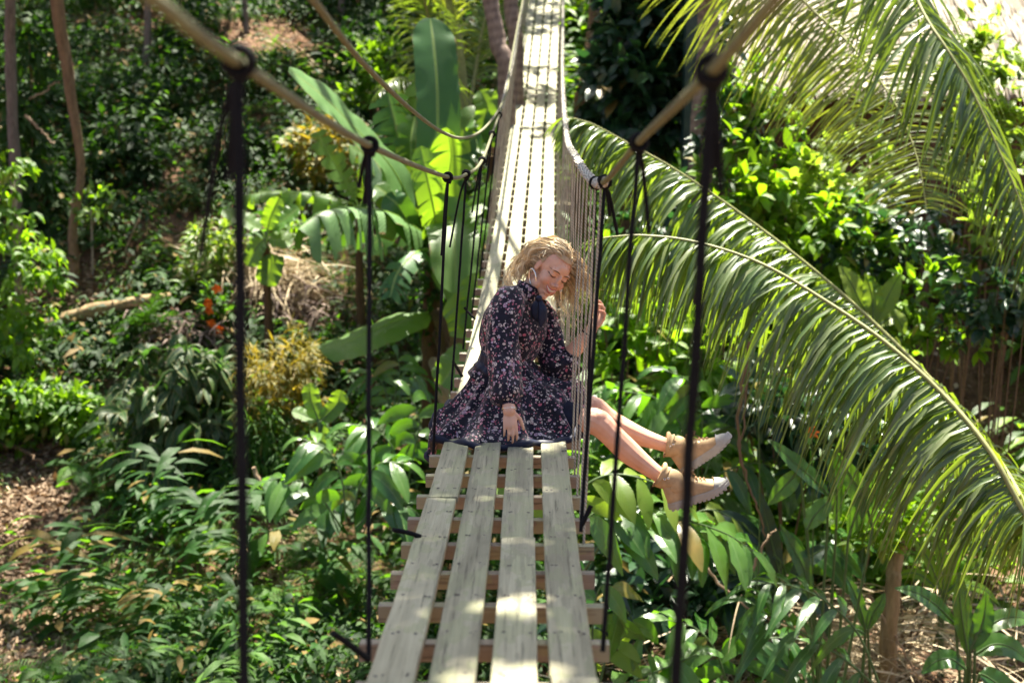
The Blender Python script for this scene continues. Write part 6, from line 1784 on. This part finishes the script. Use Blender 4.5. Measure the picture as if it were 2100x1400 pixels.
# ---- right side: dark tree mass, shrubs, hut
shrub('tree', 'dense dark tree of large teal leaves right beside the bridge rail', 'tree', drop(Q(1290, 360, 17.0)), [(Q(1300, 60, 17), (.62, .6, .7), 420), (Q(1330, 30, 17), (.7, .6, .6), 420), (Q(1420, 60, 17), (.5, .6, .7), 330), (Q(1285, 170, 16.8), (.6, .6, .6), 420), (Q(1370, 160, 16.8), (.7, .6, .6), 420), (Q(1300, 250, 16.8), (.6, .5, .4), 330), (Q(1390, 260, 16.8), (.5, .5, .35), 220), (Q(1320, -60, 17), (.7, .6, .6), 300), (Q(1380, -70, 17), (.8, .6, .6), 300)], .26, .13, 'dark', stems=9, stem_r=.05, part_name='crown', droop=.7, cluster=4, tint=(.1, 1))
for (u, v, d, r, n, L, W, m_, lab) in (
        (1560, 170, 14.5, .45, 260, .17, .075, 'bright', 'bright shrub of pointed leaves beyond the black rope'),
        (1560, 300, 14.3, .5, 330, .18, .085, 'bright', 'whorled leaf shrub under the blurred frond tips'),
        (1500, 240, 14.6, .35, 180, .16, .08, 'dark', 'small dark shrub hugging the grey trunk'),
        (1640, 400, 14.0, .55, 420, .18, .085, 'lime', 'lime green shrub between the two arching fronds'),
        (1560, 420, 14.0, .5, 360, .18, .085, 'bright', 'leafy shrub just above the longer frond'),
        (1720, 470, 13.6, .55, 420, .16, .075, 'bright', 'sunny shrub in the middle of the slope'),
        (1830, 460, 13.6, .6, 460, .15, .07, 'dark', 'spreading shrub behind the hanging leaflets'),
        (1900, 620, 13.2, .6, 460, .15, .065, 'bright', 'shrub below the glossy hanging frond'),
        (1760, 330, 14.5, .5, 300, .15, .065, 'lime', 'yellow green shrub against the fence'),
        (2060, 230, 13.5, .55, 460, .15, .06, 'lime', 'lime shrub climbing in front of the thatch'),
        (2010, 90, 13.8, .5, 320, .15, .07, 'lime', 'yellow dappled shrub at the thatch corner'),
        (2080, 400, 12.8, .45, 340, .14, .06, 'lime', 'dazzling bright shrub at the far picture edge'),
        (2060, 600, 12.8, .5, 340, .15, .07, 'dark', 'shrub showing between the hanging leaflets'),
        (1350, 640, 13.5, .5, 300, .2, .09, 'bright', 'shrub glimpsed beneath the longer frond near the net'),
        (1440, 740, 13.0, .5, 300, .22, .09, 'bright', 'leafy clump above the knees'),
        (1620, 800, 12.0, .5, 300, .24, .08, 'dark', 'dark clump hidden under the longer frond'),
        (1760, 860, 11.8, .5, 300, .22, .07, 'dark', 'shaded clump behind the lowest leaflets'),
        (1880, 980, 11.6, .45, 260, .2, .07, 'bright', 'lit clump glinting through the lowest leaflets'),
        (1290, 880, 12.5, .5, 260, .24, .09, 'ginger', 'leafy clump below the shins'),
        (1290, 1180, 11.5, .5, 220, .26, .09, 'dark', 'dark clump deep under the ginger leaves'),
        (1450, 1180, 11.5, .5, 260, .26, .09, 'dark', 'dark clump beneath the near boot'),
        (1380, 420, 15.0, .5, 260, .18, .08, 'dark', 'leafy patch seen between the black ropes'),
        (1290, 560, 14.5, .5, 260, .18, .08, 'bright', 'leafy patch beyond the raised hand')):
    c = Q(u, v, d); b = drop(c)
    shrub('shrub', lab, 'shrub', b, [(c, (r, r * .8, r * .75), int(n * .62)), (c + np.array([r * .6, .1, -r * .5]), (r * .7, r * .6, r * .55), n // 3), (c + np.array([-r * .55, .1, -r * .6]), (r * .7, r * .6, r * .55), n // 3)], L, W, m_, droop=.6, cluster=5, tint=(.2, 1), up=.45)
# hut
hb = drop(Q(1800, 250, 18.0))
hut = top('thatched_hut', hb, 'thatched hut with pale sunlit roof and dark wooden walls behind the palms', 'hut')
e0, e1 = Q(1470, 175, 17.0), Q(2330, 215, 17.0)
dirx = nrm((e1 - e0) * np.array([1, 1, 0])); back = np.array([-dirx[1], dirx[0], 0]); slope = nrm(back * 1.0 + np.array([0, 0, .75]))
Ln = np.linalg.norm(e1 - e0)
mb = MB(); nrow = 26
for i in range(nrow):
    n = 240
    p = e0 + dirx * (rng.random(n) * Ln)[:, None] + slope * (i * .155 + rng.uniform(-.05, .05, n))[:, None]
    leaves(mb, p + np.array([0, 0, .08 + .02]), nrm(-slope + rng.normal(0, .12, (n, 3)) + np.array([0, 0, .10])), nrm(np.cross(dirx, slope) + rng.normal(0, .2, (n, 3))), rng.uniform(.28, .42, n), rng.uniform(.05, .11, n), .5, .15, 'strap', 2)
sl = np.array([[e0, e0 + slope * 4.2], [e1, e1 + slope * 4.2]]); grid(mb, sl, .3)
part(mb, 'roof', M['thatch'], hut)
mb = MB()
w0 = e0 + back * .9 + dirx * .3; zt_ = w0[2] + .5; zb_ = th(w0[0], w0[1]) - .2
for k in range(46):
    c = w0 + dirx * (k * .155); zb_ = th(c[0], c[1]) - .2
    box(mb, np.array([c[0], c[1] + rng.uniform(-.01, .01), (zt_ + zb_) / 2]), dirx * .072, np.array([0, 0, (zt_ - zb_) / 2]), back * .014, rng.random())
part(mb, 'wall', M['hutwood'], hut, smooth=False)
for k in (.05, 2.6, 5.0):
    c = e0 + back * .35 + dirx * (k + .1); zb_ = th(c[0], c[1]) - .2
    mb = MB(); tube(mb, [np.array([c[0], c[1], zb_]), np.array([c[0], c[1], (zb_ + c[2]) / 2]), np.array([c[0], c[1], c[2] + .22])], [.075, .07, .065], 10, vary=.03)
    part(mb, 'post', M['hutwood'], hut)
# dark painted gatepost structure beside the trunk
c = drop(Q(1425, 200, 16.2)); tz = Q(1425, -60, 16.2)[2]
mb = MB(); box(mb, np.array([c[0], c[1], (c[2] + tz) / 2]), np.array([.13, 0, 0]), np.array([0, 0, (tz - c[2]) / 2 + .1]), np.array([0, .12, 0])); 
o = mb.build('gate_post', M['darkgreenpaint'], None, False); tag(o, 'dark green painted post standing before the grey trunk', 'post')
# slatted fence below the hut
c0, c1 = drop(Q(1560, 380, 14.9)), drop(Q(1760, 400, 14.9))
fr = top('slat_fence', (c0 + c1) / 2, 'brown slatted fence half hidden by the shrubs', 'fence')
mb = MB(); dv = (c1 - c0) * np.array([1, 1, 0]); n = 20
for k in range(n):
    c = c0 + dv * k / (n - 1); z = th(c[0], c[1])
    box(mb, np.array([c[0], c[1], z + .45]), nrm(dv) * .024, np.array([0, 0, .55]), np.array([0, .012, 0]), rng.random())
part(mb, 'slat', M['hutwood'], fr, smooth=False)
for hz in (.2, .75):
    mb = MB(); a_, b_ = c0 + np.array([0, .03, hz]), c1 + np.array([0, .03, hz]); box(mb, (a_ + b_) / 2, (b_ - a_) / 2, np.array([0, 0, .03]), np.array([0, .015, 0]), .5); part(mb, 'rail', M['hutwood'], fr, smooth=False)
# flowers by the vines
for u, v, lab in ((1665, 885, 'orange heliconia flower drooping under the leaflets'), (1555, 800, 'yellow blossom cluster beside the hanging vine'), (1610, 1205, 'pale yellow ginger bloom above the dark fan')):
    c = Q(u, v, 10.2); b = drop(c)
    t = top('flower', b, lab, 'flower'); mb = MB(); n_ = 16
    leaves(mb, np.repeat(c[None], n_, 0) + rng.normal(0, .02, (n_, 3)), rdir(n_, .1), rdir(n_), .05, .02, .5, .3, 'lance', 3)
    part(mb, 'blossom', M['orange'] if u == 1665 else M['yellow'], t)
    sm = MB(); tube(sm, spline([b, (b + c) / 2 + np.array([.05, 0, .1]), c], 10), np.linspace(.008, .004, 10), 6); part(sm, 'stem', M['stem'], t)

# ---- kinds that repeat share a group
GROUPS = {'fern': 'ferns on the gully floor', 'shrub': 'shrubs on the slopes', 'bush': 'bushes on the shaded slope', 'tree': 'trees around the bridge', 'palm': 'palms around the bridge', 'banana plant': 'banana plants by the bridge', 'ginger plant': 'gingers under the bridge', 'heliconia': 'heliconias by the stump', 'branch': 'fallen branches and stalks', 'vine': 'vines behind the boots', 'flower': 'single flowers among the leaves', 'sticks': 'stick heaps on the ground', 'dead fronds': 'heaps of dead fronds'}
for o in bpy.data.objects:
    if o.parent is None and o.get('category') in GROUPS and not o.get('group'):
        o['group'] = GROUPS[o['category']]
